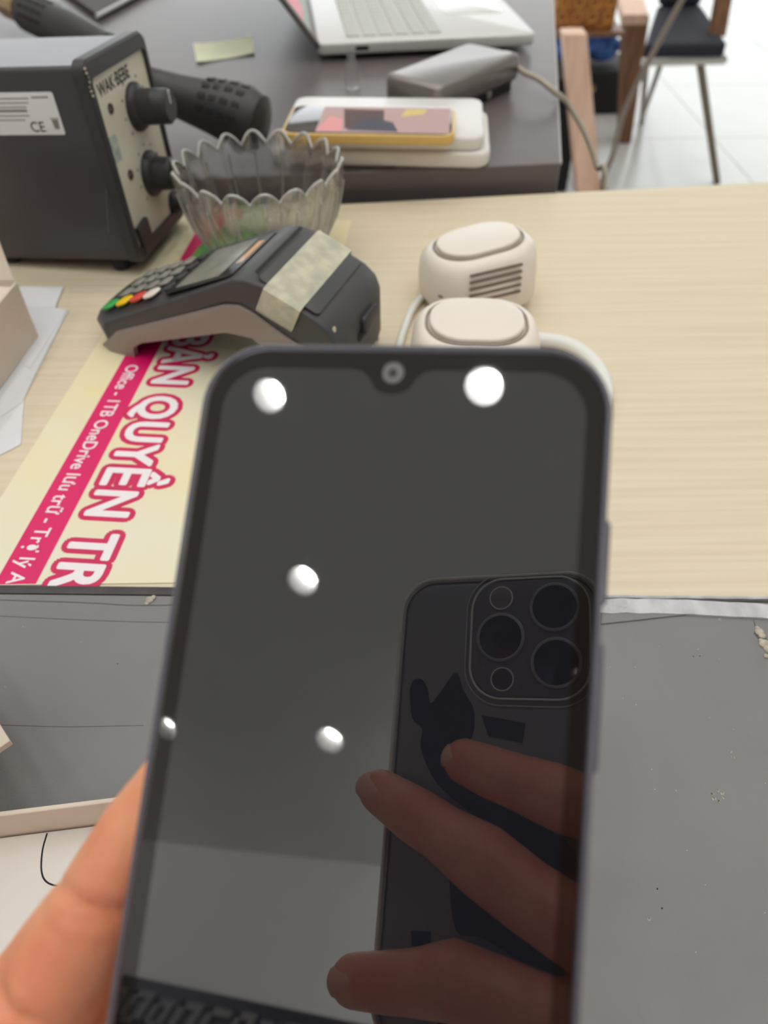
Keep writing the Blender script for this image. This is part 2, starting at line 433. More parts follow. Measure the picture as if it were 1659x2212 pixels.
# lifted leather flap and tears on the right
f1 = [lp(1296, 1350), lp(1350, 1344), lp(1440, 1334), lp(1520, 1326), lp(1560, 1325), lp(1500, 1321), lp(1400, 1322), lp(1300, 1322)]
obj('leather_flap', B().prism(f1, 1.9, 2.9), LEATHER, mat, smooth=0, bevel=0.3)
cr = B()
for i in range(16):
    p = lp(1300 + i * 3.4, 1311 + i * 0.5 + random.random() * 5); cr.tube([(p[0], p[1], 2.5), (p[0] + .3, p[1] + 1.2, 3.6)], 0.22, 4, 0)
obj('frayed_thread', cr, CRUMB, mat, kind='stuff', label='cream frayed lining showing at the hem')
tear = [lp(1627, 1338), lp(1634, 1356), lp(1652, 1372), lp(1668, 1400), lp(1690, 1440), lp(1672, 1438), lp(1650, 1398), lp(1636, 1378), lp(1628, 1368), lp(1632, 1358)]
obj('tear', B().prism(tear, 1.95, 2.15), CRACK, mat, smooth=0)
cr = B()
for px, py, r in ((1640, 1365, 2.0), (1646, 1374, 1.7), (1652, 1392, 2.8), (1661, 1402, 2.6), (1655, 1418, 1.3), (1668, 1420, 1.8), (1636, 1358, 1.2), (1644, 1384, 1.2)):
    p = lp(px, py); cr.ball((p[0], p[1], 2.2), r, 2, (1, .8 + random.random() * .4, .5))
obj('foam_crumb', cr, CRUMB, mat, kind='stuff', label='pale foam crumbs in the tear')
cr = B()
for k in range(120):
    x = random.uniform(95, 260); y = random.uniform(-60, 190)
    cr.box(x, x + random.uniform(.15, .5), y, y + random.uniform(.15, .4), 1.98, 2.06)
for k in range(14):
    x = random.uniform(-260, -110); y = random.uniform(110, 200); cr.box(x, x + .4, y, y + .3, 1.98, 2.06)
for px, py in ((1535, 1720), (1548, 1712), (1558, 1718), (1562, 1728), (1550, 1735), (1581, 1640), (1575, 1628), (1540, 1730), (1552, 1340), (1400, 1992)):
    p = lp(px, py)
    for q in range(4): cr.box(p[0] + q * .3, p[0] + q * .3 + .5, p[1] + random.random(), p[1] + 1.2, 1.98, 2.1)
obj('scuff', cr, CRUMB, mat, kind='stuff', smooth=0, label='pale scuffs and crumbs on the leather')
cr = B()
for px, py in ((1498, 1418), (1512, 1417), (1420, 1920), (1430, 1962), (254, 1434)):
    p = lp(px, py); cr.lathe([(0.35, 1.95), (0.3, 2.08)], 8, p[0], p[1])
obj('puncture', cr, DARK, mat, kind='stuff')
pl = lp(323, 1297)
b = B(); b.ball((pl[0], pl[1], 2.4), 2.0, 2, (1, 1, .45)); b.ball((pl[0] + 1.6, pl[1] + 1.3, 2.6), 1.3, 2, (1, 1, .5)); b.ball((pl[0] - .8, pl[1] - 1.5, 2.2), 1.2, 2, (1, 1, .4))
obj('chipped_spot', b, CRUMB, mat, label='small pale chipped spot near the left seam')

# ------------------------------------------------------------------ laminated sign on the table
A = radians(5.6); ux = Vector((cos(A), -sin(A))); uy = Vector((sin(A), cos(A)))
so = Vector((-0.2125, 0.2255))
M = Matrix(((ux.x, uy.x, 0, so.x), (ux.y, uy.y, 0, so.y), (0, 0, 1, TZ + 0.0002), (0, 0, 0, 1)))
sign = thing('printed_sheet', 'cream laminated sheet with bold pink and white lettering under the card reader', 'sign', M=M)
obj('sheet', B().prism([(0, 0), (150, 14), (150, 405), (0, 405)], 0, 0.35), SIGNP, sign, smooth=0)
obj('stripe', B().prism([(23.5, 2.5), (43.5, 4.5), (43.5, 405), (23.5, 405)], 0.35, 0.42), MAGENTA, sign, smooth=0, label='magenta stripe carrying small white lettering')
Mt = T(50.5, 226, 0.42) @ RZ(-90)
text('lettering_outline', 'BẢN QUYỀN TR', CRIM, sign, 33, Mt, fat=4.0, width=221, space=1.1)
text('lettering', 'BẢN QUYỀN TR', WPRINT, sign, 33, Mt @ T(0, 0, 0.08), fat=0.9, width=221, space=1.1)
Mt = T(28.8, 186, 0.46) @ RZ(-90)
text('small_lettering', 'Office - 1TB OneDrive lưu trữ - Trợ lý A', WPRINT, sign, 11.5, Mt, fat=0.14, width=182)

# ------------------------------------------------------------------ the held phone in front
PX = Vector((0.9683, -0.2216, 0.1156)); PY = Vector((0.1224, 0.8237, 0.5537)); PN = PX.cross(PY).normalized(); PY = PN.cross(PX).normalized()
PO = Vector((-0.0061, 0.0538, 0.9066)) + PY * 0.08
MP = mat3(PX, PY, PN, PO)
ph = thing('smartphone', 'dark glossy smartphone in a grey case held up towards the camera', 'phone', M=MP)
def pphone(w, h, r, z0, z1, bev, seg=10): return B().rbox(w, h, r, z0, z1, bev, 0, -80, seg)
obj('case', pphone(78.0, 160.4, 12.6, -10.6, -0.15, 2.2), BUMPER, ph, smooth=50, label='glossy grey protective case')
obj('case_lip', B().ring([(x, y, 0.05) for x, y in rr(77.0, 159.4, 12.2, 10, 0, -80)], 0.55, 8), BUMPER, ph, smooth=60)
obj('glass', B().prism(rr(75.4, 157.6, 11.2, 10, 0, -80), -0.3, 0.0), BEZEL, ph, smooth=0, label='black glass border')
scr = []
for p in rr(69.4, 148.0, 8.6, 8, 0.0, -78.6): scr.append(p)
# display outline with the rounded notch at the top
top = -4.6; nx = -0.9
notch = [(nx + 8.2, top), (nx + 6.2, top - .3), (nx + 4.6, top - 1.6), (nx + 3.4, top - 3.6), (nx + 1.8, top - 4.6), (nx, top - 4.9), (nx - 1.8, top - 4.6), (nx - 3.4, top - 3.6), (nx - 4.6, top - 1.6), (nx - 6.2, top - .3), (nx - 8.2, top)]
loop = []
for i, p in enumerate(scr):
    loop.append(p)
    if i == 8: loop += notch                       # after the top right corner
obj('display', B().prism(loop, 0.0, 0.03), SCREEN, ph, smooth=0, label='switched-off display mirroring the ceiling lamps')
fc = obj('front_camera', B().lathe([(2.1, 0.0), (2.1, 0.05), (0.01, 0.05)], 24, nx, -5.2, cap0=False, cap1=False), pm('camera_ring_grey', (104, 104, 104), 0.35, bump=0.02), ph)
obj('lens', B().lathe([(0.8, 0.05), (0.7, 0.09), (0.4, 0.1), (0.01, 0.1)], 16, nx, -5.2, cap0=False, cap1=False), LENS, fc)
obj('side_button', B().rbox(3.2, 15.5, 1.4, -7.4, -4.2, 0.5, 38.4, -37.4), BUMPER, ph)
obj('side_button', B().rbox(3.2, 22, 1.4, -7.4, -4.2, 0.5, 38.4, -62), BUMPER, ph)

# ------------------------------------------------------------------ the camera phone (seen in the glass)
MC = mat3(RGT, UPV, FWD * -1, CAM)          # local z points back towards the user
cp = thing('smartphone', 'graphite smartphone in a clear case taking the picture, three round lenses', 'phone', M=MC)
SXC, SYC = -21.6, -43.2
obj('body', B().rbox(71.0, 147.0, 11.5, 3.2, 11.2, 1.6, SXC, SYC, 10), PHBACK, cp, smooth=50)
obj('front_glass', B().rbox(68.6, 144.6, 10.5, 11.2, 11.5, 0.1, SXC, SYC, 10), BEZEL, cp)
def rrl(w, h, r, z, cx, cy, seg=10): return [(x, y, z) for x, y in rr(w, h, r, seg, cx, cy)]
b = B(); b.loft([rrl(73.0, 149.0, 12.4, 3.0, SXC, SYC), rrl(74.2, 150.2, 13, 4.2, SXC, SYC), rrl(74.2, 150.2, 13, 10.8, SXC, SYC), rrl(72.6, 148.6, 12.2, 11.8, SXC, SYC), rrl(71.2, 147.2, 11.6, 11.6, SXC, SYC), rrl(71.2, 147.2, 11.6, 3.3, SXC, SYC), rrl(73.0, 149.0, 12.4, 3.0, SXC, SYC)], False, False)
cs = obj('clear_case', b, CLEARTPU, cp, smooth=50, label='clear plastic case edge')
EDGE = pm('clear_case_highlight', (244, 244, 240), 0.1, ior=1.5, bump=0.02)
obj('rim', B().ring(rrl(73.8, 149.8, 12.8, 3.1, SXC, SYC), 0.75, 8), EDGE, cs, smooth=60)
md = obj('camera_module', B().rbox(40.4, 41.0, 10.5, 1.6, 3.3, 0.6, -9.6, 9.0, 10), MODULE, cp)
obj('module_rim', B().ring(rrl(41.6, 42.2, 11.2, 1.7, -9.6, 9.0), 0.4, 8), EDGE, md, smooth=60)
obj('module_rim', B().ring(rrl(46.0, 46.6, 13.2, 2.9, -9.6, 9.0), 0.35, 8), CLEARTPU, md, smooth=60)
for x, y in ((0, 0), (-0.6, 19.2), (-19.4, 8.9)):
    ln = obj('lens_ring', B().lathe([(8.6, 1.8), (8.6, 0.8), (8.2, 0.55), (7.6, 0.6), (7.5, 1.2)], 40, x, y, cap0=False, cap1=False), LENSRING, md)
    obj('lens_glass', B().lathe([(7.6, 0.8), (5, 0.72), (0.01, 0.7)], 40, x, y, cap0=False, cap1=False), LENS, ln)
obj('flash', B().lathe([(3.9, 1.8), (3.9, 1.2), (3.4, 1.0), (0.01, 1.0)], 28, -19.6, 23.0, cap0=False, cap1=False), FLASHM, md)
obj('flash_ring', B().ring([(-19.6 + 4.1 * cos(2 * pi * k / 28), 23.0 + 4.1 * sin(2 * pi * k / 28), 1.2) for k in range(28)], 0.28), EDGE, md)
obj('depth_sensor', B().lathe([(3.7, 1.8), (3.7, 1.3), (0.01, 1.3)], 28, -18.5, -5.6, cap0=False, cap1=False), pm('sensor_window', (58, 40, 42), 0.15, bump=0.02), md)
obj('sensor_ring', B().ring([(-18.5 + 3.9 * cos(2 * pi * k / 28), -5.6 + 3.9 * sin(2 * pi * k / 28), 1.3) for k in range(28)], 0.25), EDGE, md)
obj('microphone', B().lathe([(0.9, 1.7), (0.01, 1.4)], 12, -25.5, -1.6, cap0=False, cap1=False), FLASHM, md)
PR = [[(-53.3, -9.4), (-52.1, -6.1), (-48.7, -5.7), (-46.3, -9.3), (-44.9, -14.1), (-40.8, -9.2), (-35.9, -3.0), (-33.0, -9.1), (-29.0, -15.3), (-28.4, -22.2), (-30.1, -29.1), (-25.1, -39.1), (-15.6, -45.5), (-3.6, -51.3), (4.2, -55.8), (4.9, -64.6), (-7.8, -60.9), (-21.5, -52.9), (-37.9, -42.8), (-44.3, -35.8), (-47.7, -28.4), (-47.4, -22.9), (-51.6, -19.1)],
      [(-26.0, -17.5), (-10.7, -19.6), (-11.6, -26.0), (-23.3, -24.3)],
      [(-34.9, -67.8), (-31.7, -83.1), (-21.9, -84.2), (-0.7, -92.0), (-0.1, -85.0), (-17.7, -78.7), (-28.5, -71.0)],
      [(-46.8, -85.1), (-40.2, -84.5), (-40.0, -89), (-46.2, -89.3)], [(-38, -104), (-20, -102), (-18, -112), (-34, -114)]]
for k, P in enumerate(PR):
    Q = [(v.x, v.y) for v in crm([(x, y, 0) for x, y in P + P[:1]], 4)[:-1]] if len(P) > 4 else P
    obj('printed_patch', B().prism(Q, 2.95, 3.3), PRINTB, cp, smooth=0)

# ------------------------------------------------------------------ hands
def hand(name, label, M, chains, creases=(), nails=()):
    b = B()
    for ch in chains:
        for (p0, r0), (p1, r1) in zip(ch, ch[1:]):
            p0v, p1v = Vector(p0), Vector(p1); n = max(2, int((p1v - p0v).length / 3.0))
            for k in range(n + 1):
                t = k / n
                b.ball(p0v.lerp(p1v, t), r0 + (r1 - r0) * t, 2)
    bm = b.bm
    for v in bm.verts: v.co *= 0.001
    me = bpy.data.meshes.new(name); bm.to_mesh(me); bm.free()
    o = bpy.data.objects.new(name, me); COL.objects.link(o)
    rm = o.modifiers.new('r', 'REMESH'); rm.mode = 'VOXEL'; rm.voxel_size = 0.0013
    sm = o.modifiers.new('s', 'SMOOTH'); sm.factor = 0.5; sm.iterations = 10
    dg = bpy.context.evaluated_depsgraph_get(); dg.update()
    me2 = bpy.data.meshes.new_from_object(o.evaluated_get(dg)); o.modifiers.clear(); o.data = me2; me2.name = name
    nor = [v.normal.copy() for v in me2.vertices]
    for v, nn in zip(me2.vertices, nor):
        d = 0.0
        for p, ax, rad, wid, dep in creases:
            q = v.co * 1000 - Vector(p)
            if q.length < rad:
                s = q.dot(Vector(ax).normalized()) + 0.35 * sin(q.length * 0.6)
                d += dep * math.exp(-(s / wid) ** 2) * (1 - (q.length / rad) ** 2)
        if d: v.co -= nn * d * 0.001
    for p in me2.polygons: p.use_smooth = True
    me2.materials.clear(); me2.materials.append(SKIN)
    o.matrix_world = M; tag(o, label, 'hand')
    for p, ax, nn, w_, l_ in nails:
        ax = Vector(ax).normalized(); nn = Vector(nn).normalized(); sd = ax.cross(nn).normalized(); nn = sd.cross(ax)
        nb = B(); nb.M = mat3(sd, ax, nn, Vector(p))
        L = []
        for i in range(9):
            t = -1 + 2 * i / 8; row = []
            for k in range(9):
                s = -1 + 2 * k / 8
                ww = w_ / 2 * (1 - 0.25 * max(0, t) ** 2 - 0.12 * max(0, -t) ** 3)
                row.append((s * ww, t * l_ / 2, -0.16 * (s * ww) ** 2 - 0.02 * (t * l_ / 2) ** 2))
            L.append(row)
        nb.loft(L, False, False, closed=False)
        ob_ = obj('nail', nb, NAIL, o, smooth=80)
        s_ = ob_.modifiers.new('t', 'SOLIDIFY'); s_.thickness = 0.0006; s_.offset = 0
    return o

# right hand round the camera phone; local frame of the camera phone with z towards the user
MH = mat3(RGT, UPV, -FWD, CAM)
def H(x, y, z): return (x, y, -z)
R_ch = [
    [(H(35, -52, 3), 11.0), (H(15, -45.8, 8.2), 9.9), (H(2, -42.0, 8.6), 10.2), (H(-8, -39.2, 8), 9.1), (H(-18, -36.5, 7.2), 8.7), (H(-28.0, -33.4, 5.6), 7.7)],
    [(H(36, -89, 2), 12.5), (H(12, -78.0, 9.6), 11.2), (H(-6, -69.5, 10), 10.9), (H(-20, -61.5, 9.8), 11.3), (H(-33, -55.6, 8.5), 9.3), (H(-44, -50.8, 6.5), 9.3), (H(-58.0, -44.6, 4.6), 7.8)],
    [(H(36, -106, 1), 11.5), (H(12, -100.6, 9), 10.6), (H(-10, -96.5, 10), 10.7), (H(-27, -94.0, 10), 11.2), (H(-40, -96.8, 8.5), 9.4), (H(-50, -98.4, 7), 9.0), (H(-61.5, -100.2, 4.5), 8.3)],
    [(H(32, -127, -6), 10.0), (H(6, -129.5, 0), 8.8), (H(-14, -129, -2), 8.0), (H(-26, -128, -8), 7.4)],
    [(H(39, -56, -3), 10.0), (H(44, -110, -18), 15), (H(52, -165, -40), 20)],
    [(H(38, -86, -4), 11.0), (H(44, -130, -20), 15), (H(52, -165, -40), 21)],
    [(H(38, -106, -6), 11.0), (H(46, -140, -24), 15), (H(54, -170, -42), 20)],
    [(H(34, -127, -10), 10.0), (H(42, -150, -28), 14), (H(56, -175, -44), 19)],
    [(H(48, -160, -44), 16), (H(40, -128, -40), 14.5), (H(34, -104, -34), 12), (H(14, -84, -25), 10), (H(-8, -70, -22.5), 9), (H(-18, -63, -21.5), 8)],
    [(H(53, -165, -40), 22), (H(60, -200, -58), 24), (H(84, -330, -130), 33)],
]
rh = hand('hand', 'right hand wrapped round the back of the graphite camera phone', MH, R_ch,
     creases=[(H(-22, -60, 16), (-.85, .42, 0), 9, 0.9, 1.1), (H(-19, -58.5, 16), (-.85, .42, 0), 8, 0.8, .9), (H(-25, -61, 16), (-.85, .42, 0), 8, 0.8, .9),
              (H(-27, -93, 17), (-1, .1, 0), 9, 0.9, .9), (H(-31, -93, 17), (-1, .1, 0), 8, 0.9, .8), (H(-44, -51, 13), (-.85, .42, 0), 7, .8, .6), (H(-17, -36.5, 13), (-.95, .25, 0), 7, .8, .6)],
     nails=[(H(-29.5, -33.0, 12.2), (-.96, .26, .2), (-.2, .1, -1), 9.0, 10), (H(-59.5, -44.0, 12.0), (-.88, .42, .2), (-.2, .12, -1), 9.5, 10), (H(-63.0, -100.0, 12.4), (-.97, -.2, .2), (-.2, 0, -1), 9.5, 10)])
for ch in rh.children: ch.matrix_parent_inverse = Matrix.Identity(4)

# left hand under the dark phone; phone frame
L_ch = [
    [((-34, -77, -19.5), 8.2), ((-40.5, -88.5, -18.8), 9.8), ((-47, -99.5, -18.4), 10.6), ((-53.5, -112.5, -18), 10.6), ((-63, -130, -18.5), 12.4), ((-78, -162, -26), 17), ((-98, -196, -33), 20)],
    [((-50, -150, -40), 18), ((-76, -176, -44), 20), ((-98, -202, -33), 21)],
    [((-36, -116, -40), 12), ((-2, -98, -38), 9.6), ((16, -92, -29), 8.2), ((24, -92, -20.5), 7.2)],
    [((-28, -134, -44), 12.5), ((10, -120, -40), 10), ((28, -115, -30), 8.4), ((33, -116, -19.5), 7.4)],
    [((-24, -150, -44), 12), ((14, -140, -38), 9.6), ((30, -138, -28), 8), ((33, -140, -19), 7.2)],
    [((-26, -166, -42), 11), ((6, -158, -34), 8.4), ((20, -157, -26), 7.4), ((25, -158, -18.5), 6.6)],
    [((-36, -116, -40), 12), ((-66, -150, -42), 18), ((-98, -202, -33), 21)],
    [((-28, -134, -44), 12.5), ((-66, -168, -46), 18), ((-98, -204, -33), 21)],
    [((-26, -166, -42), 11), ((-60, -182, -46), 16), ((-96, -208, -34), 20)],
    [((-98, -202, -31), 21), ((-118, -232, -8), 23), ((-172, -300, 45), 31)],
]
hand('hand', 'left hand gripping the dark phone, thumb along its left edge', MP, L_ch,
     creases=[((-50, -110, -9), (.1, 1, 0), 17, 1.2, 1.5), ((-48, -112.5, -9), (-.05, 1, 0), 11, 1.0, .7), ((-66, -130, -6), (.3, .95, 0), 18, 1.6, 1.8), ((-62, -136, -6), (.8, .5, 0), 20, 1.8, 1.8),
              ((-57, -116, -9), (.4, .9, 0), 10, .9, .4), ((-47, -99, -9), (.3, .95, 0), 8, .8, .3)],
     nails=[])

# ------------------------------------------------------------------ card terminal
ct = thing('card_terminal', 'dark grey card payment terminal with coloured keys and a strip of tape', 'card reader', (-0.1976, 0.4307, TZ), radians(-21.34))
WT = 74.0
topl = [(0, 17), (6, 22), (122, 70.5), (130, 72), (140, 70.5), (176, 54), (183, 48), (186, 40)]
dark = topl + [(186, 8), (178, 8), (168, 32), (126, 56), (116, 55), (26, 16), (14, 5), (4, 5)]
base = [(12, 4), (18, 9), (28, 18), (114, 54), (124, 55.5), (134, 52), (170, 31), (180, 10), (182, 0), (164, 0), (154, 17), (130, 35), (112, 35), (46, 13), (38, 8), (36, 0), (18, 0)]
def taper(P, y0, y1, x0, x1):
    """profile swept across the width, the front nose drawn in"""
    L = []
    for k in range(9):
        t = k / 8; y = y0 + (y1 - y0) * t; e = abs(2 * t - 1)
        L.append([(x + (max(0, 1 - x / 40.0) * 17 * e ** 4 if x < 40 else 0) - (e ** 6 * 2.5 if x > 170 else 0), y, z) for x, z in P])
    return L
b = B(); b.loft(taper(dark, 0, WT, 0, 0)); obj('housing', b, DGREYP, ct, smooth=40, bevel=1.6)
b = B(); b.loft(taper(base, -1.2, 3, 0, 0)); obj('side_rail', b, GREYP, ct, smooth=40, bevel=1.0, label='warm grey arched side rail facing the camera')
b = B(); b.loft(taper(base, WT - 3, WT + 1.2, 0, 0)); obj('side_rail', b, GREYP, ct, smooth=40, bevel=1.0, label='warm grey arched side rail on the far side')
b = B(); b.loft(taper([(30, 14), (114, 50), (124, 51), (165, 28), (160, 14), (128, 38), (112, 38), (46, 18)], 4, WT - 4, 0, 0)); obj('underside', b, DARK, ct, smooth=0)
sl = math.degrees(math.atan2(48.5, 116))
DK = T(6, 0, 22.2) @ RY(-sl)                  # deck frame: x along the slope, z outwards
obj('screen_bezel', B().rbox(55, 62, 4, 0, 0.8, 0.3, 94, WT / 2), pm('terminal_bezel', (40, 40, 41), 0.25, bump=0.02), ct, M=DK)
obj('display', B().rbox(36, 52, 2, 0.8, 1.2, 0.2, 92, WT / 2 - 1), LCD, ct, M=DK, label='pale grey unlit display')
obj('sticker', B().rbox(5, 30, 1, 0.8, 1.1, 0.1, 116.5, WT / 2 + 2), pm('orange_sticker', (226, 160, 100), 0.5, var=0.4, vscale=100, var_col=(220, 200, 180)), ct, M=DK, label='orange and cream sticker strip')
for (x, m, nm, ln) in ((14, GREEN, 'key', 'green key'), (27, YELLOW, 'key', 'yellow key'), (40, RED, 'key', 'red key'), (52, WPLAST, 'key', 'white key')):
    obj(nm, B().rbox(10.5, 12, 4, 0, 1.9, 0.9, x, 12.5), m, ct, M=DK, label=ln)
kb = B().rbox(9.5, 10.5, 3, 0, 1.7, 0.7, 0, 0); k0 = None
for i in range(4):
    for j in range(3):
        Mk = DK @ T(16 + i * 12.2, 28 + j * 14, 0)
        if k0 is None: k0 = obj('key', kb, KGREY, ct, M=Mk)
        else:
            c = k0.copy(); COL.objects.link(c); c.parent = ct; c.matrix_local = Mk
for x, y in ((64, 16), (64, 30), (64, 44), (64, 58)):
    obj('soft_key', B().rbox(6.5, 9, 2.5, 0, 1.6, 0.7, x, y), DGREYP, ct, M=DK)
PB = T(140, 0, 70.3) @ RY(math.degrees(math.atan2(16.5, 36)))
obj('printer_cover', B().rbox(40, WT - 8, 3, -0.2, 1.4, 0.7, 16, WT / 2), DGREYP, ct, M=PB)
obj('paper_slot', B().rbox(2.2, WT - 14, .8, 0, 0.5, 0.1, -6.5, WT / 2), DARK, ct, M=PB @ T(0, 0, 1.0))
tp = B()
tpl = [(-2.6, -13), (-1.6, -4), (-1.4, 0.6), (1.5, 2.0), (WT / 2, 1.75), (WT - 2, 1.9), (WT + 1.6, 0.4), (WT + 1.9, -7)]
tp.loft([[(x0, y, z) for y, z in tpl] + [(x0, y, z - .25) for y, z in tpl[::-1]] for x0 in (2.5, 10, 18, 26.5)])
obj('tape_strip', tp, TAPE, ct, M=PB, smooth=60, label='wrinkled cream masking tape strip across the printer cover')
tt = B()
for k in range(22):
    x = 2.8 + k * 1.08; tt.prism([(x, -2.9), (x + .8, -2.9), (x + .4, -2.0)], -14.2, -12.6)
obj('tape_tooth', tt, TAPE, ct, M=PB, smooth=0, kind='stuff', label='serrated cut end of the tape')
obj('release_latch', B().rbox(12, 22, 4, -1.2, 2.2, .8), BLACKP, ct, M=T(187, 44, 34) @ RY(88))
obj('latch_recess', B().rbox(16, 30, 5, 0, 0.8, .3), DARK, ct, M=T(185.2, 42, 33) @ RY(88))
obj('corner_spot', B().ball((181, 6, 46), 2.2, 2, (.6, 1.2, 1.6)), pm('pale_corner_spot', (200, 190, 176), .4, bump=.1), ct)  # small pale spot at the rear corner

# ------------------------------------------------------------------ wireless chargers
def charger(name, label, p, rz, h, tilt, rx=0):
    t = thing(name, label, 'charger', (p[0], p[1], TZ), radians(rz)); t.rotation_euler = (radians(rx), 0, radians(rz)); t.location.z += .0355 * abs(sin(radians(rx)))
    L = []
    for z, i in ((0, 5), (1, 2.4), (4, 0.4), (h * .5, 0), (h - 9, 1.2), (h - 4, 3.4), (h - 1, 6.4), (h, 9.5), (h - .6, 12)):
        L.append([(x, y, z + (x * math.tan(radians(tilt)) if z > h * .4 else 0) * min(1, z / h)) for x, y in rr(80 - 2 * i, 72 - 2 * i, 30 - i, 10)])
    obj('body', B().loft(L), WPLAST, t, smooth=50)
    PD = T(0, 0, h) @ RY(-tilt)
    obj('pad', B().rbox(57, 47, 21, -1, 3.2, 1.5, 0, 0, 10), WPLAST, t, M=PD, smooth=50, label='raised white rounded pad')
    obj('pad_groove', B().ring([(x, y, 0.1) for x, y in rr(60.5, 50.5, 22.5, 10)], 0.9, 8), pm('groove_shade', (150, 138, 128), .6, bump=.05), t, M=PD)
    return t
c1 = charger('charger', 'white block charger nearer the dark phone, its pad facing up', (0.058, 0.393), -4, 37, 0)
obj('notch_mark', B().box(-4, 4, -31.5, -27, 0, .6), WPLAST, c1, M=T(0, 0, 37))
c2 = charger('charger', 'white block charger with slotted vents standing behind the other one', (0.069, 0.484), 14, 38, 7, -6)
for k in range(5):
    obj('vent_slot', B().rbox(37, 2.0, .9, -.4, .5, .1), VENT, c2, M=T(0, -35.8, 13 + k * 4.6) @ RY(-5) @ RX(90))
for k in range(2):
    obj('port_mark', B().rbox(4, 2.2, .9, -.4, .5, .1), GREYINK, c2, M=T(-34.0, -23, 7 + k * 6) @ RZ(-55) @ RX(90))
def cable(name, label, pts, r, m, group=None):
    return tag(obj(name, B().tube([(p[0] * 1000, p[1] * 1000, p[2] * 1000) for p in pts], r, 8, 6), m, smooth=60), label, 'cable', group)
def on(px, py, z): p = at(px, py, z); return (p.x, p.y, p.z)
cable('charging_cable', 'white cable leaving the chargers towards the card reader', [on(945, 628, .757), on(915, 640, .754), on(890, 670, .753), on(872, 715, .753), on(862, 760, .753), on(870, 830, .753)], 2.6, CABLEW)
cable('charging_cable', 'thick white cable curving round the dark phone on the right', [on(1120, 735, .758), on(1170, 735, .757), on(1225, 745, .7555), on(1272, 775, .7555), on(1300, 815, .7555), on(1306, 860, .7555), on(1270, 920, .7555)], 5.2, CABLEW)

# ------------------------------------------------------------------ hot air station
def eul(a, b, c):
    return Matrix.Rotation(a, 4, 'Z') @ Matrix.Rotation(b, 4, 'X') @ Matrix.Rotation(c, 4, 'Y')
MS = Matrix.Translation((-0.1805, 0.5217, 0.7604)) @ eul(1.4031, -.048, .040)
st = thing('hot_air_station', 'charcoal hot air rework station with cream front panel and black knobs', 'soldering station', M=MS)
FW, FH, FD = 98.0, 134.0, 126.0
obj('body', B().box(3, FW - 3, 6, FD, 2, FH - 3), BLACKM, st, smooth=0, bevel=3)
bz = B()
bz.M = RX(90)
ol = rr(FW, FH, 9, 8, FW / 2, FH / 2); il = rr(FW - 11, FH - 21, 4, 8, FW / 2 + 0.5, FH / 2 - 0.5)
bz.loft([[(x, y, -8) for x, y in ol], [(x, y, 0) for x, y in ol], [(x, y, 1.5) for x, y in rr(FW - 3, FH - 3, 8, 8, FW / 2, FH / 2)], [(x, y, 1.5) for x, y in il], [(x, y, -2) for x, y in il]], False, False)
obj('front_frame', bz, BLACKP, st, smooth=40, label='black raised frame round the panel')
fp = obj('front_panel', B().box(4, FW - 4, 1.0, 6, 8, FH - 8), PANEL, st, smooth=0)
def FP(u, v_, d=0): return T(u, 1.0 - d, v_) @ RX(90)
text('lettering', 'WAK·BEBE', INK, fp, 11.5, FP(14, 110, .1) @ RZ(1), fat=0.3, width=50)
def knob(u, v_, r, l):
    kb_ = B().lathe([(r * 1.15, 0), (r * 1.15, 2), (r, 5), (r * .86, 6), (r * .82, l - 2), (r * .7, l), (0.01, l)], 28, cap0=False, cap1=False)
    o = obj('knob', kb_, BLACKP, st, M=FP(u, v_)); o.data.transform(Matrix.Identity(4))
    obj('pointer', B().box(-.6, .6, 2, r * .75, l, l + .4), WPRINT, o, smooth=0)
knob(62, 92, 14, 27); knob(58, 47, 14, 19); knob(84, 15, 8, 12)
for u, v_ in ((24, 101), (26, 57)):
    obj('socket', B().lathe([(3.4, 0), (3.4, .8), (1.6, 1.0), (1.4, -.5)], 18, cap0=False, cap1=True), pm('socket_brown', (78, 50, 42), .4, bump=.05), st, M=FP(u, v_))
obj('badge', B().rbox(12, 17, 1, 0, .25, .05), pm('teal_badge', (150, 172, 164), .5, var=.5, vscale=160, var_col=(206, 206, 190)), st, M=FP(15, 78))
obj('switch', B().box(-9, 9, -11, 10, 0, 3.5), BLACKP, st, smooth=0, bevel=.6, M=FP(20, 15) @ RZ(6))
tk = B()
for cu, cv in ((62, 92), (58, 47)):
    for k in range(9):
        a = radians(-40 + k * 32.5); r = 20.5
        tk.box(cu + r * cos(a) - 1.2, cu + r * cos(a) + 1.2, 0.85, 1.05, cv + r * sin(a) - .8, cv + r * sin(a) + .8)
obj('dial_mark', tk, GREYINK, st, smooth=0, kind='stuff', label='small grey dial marks round the knobs')
# label on the side face (x = 3 plane, y runs into the depth)
def SD(y, z, d=.15): return Matrix(((0, 0, -1, (3 - d) * .001), (-1, 0, 0, y * .001), (0, 1, 0, z * .001), (0, 0, 0, 1)))
lab = obj('rating_label', B().rbox(56, 26, 1.5, 0, .2, .05), PAPER, st, M=SD(55, 104), label='white rating label with fine print')
ln = B()
for k in range(6):
    y = 9 - k * 2.6
    ln.box(-26, random.uniform(2, 10), y, y + (1.6 if k == 3 else .7), .2, .28)
ln.box(12, 24, 9.4, 10.4, .2, .28)
obj('fine_print', ln, GREYINK, lab, smooth=0, kind='stuff')
text('lettering', 'CE', INK, lab, 9, T(4, -11, .25), fat=.1)
wb = B()
wb.prism([(21, -3.5), (26, -3.5), (25.3, -9.5), (21.7, -9.5)], .2, .26); wb.box(20.4, 26.6, -3.2, -2.6, .2, .26)
obj('bin_symbol', wb, GREYINK, lab, smooth=0)
obj('scratch', B().tube([(2.6, 8, 60), (2.55, 14, 40), (2.6, 18, 24)], .25, 4, 3), GREYP, st)
chp = B()
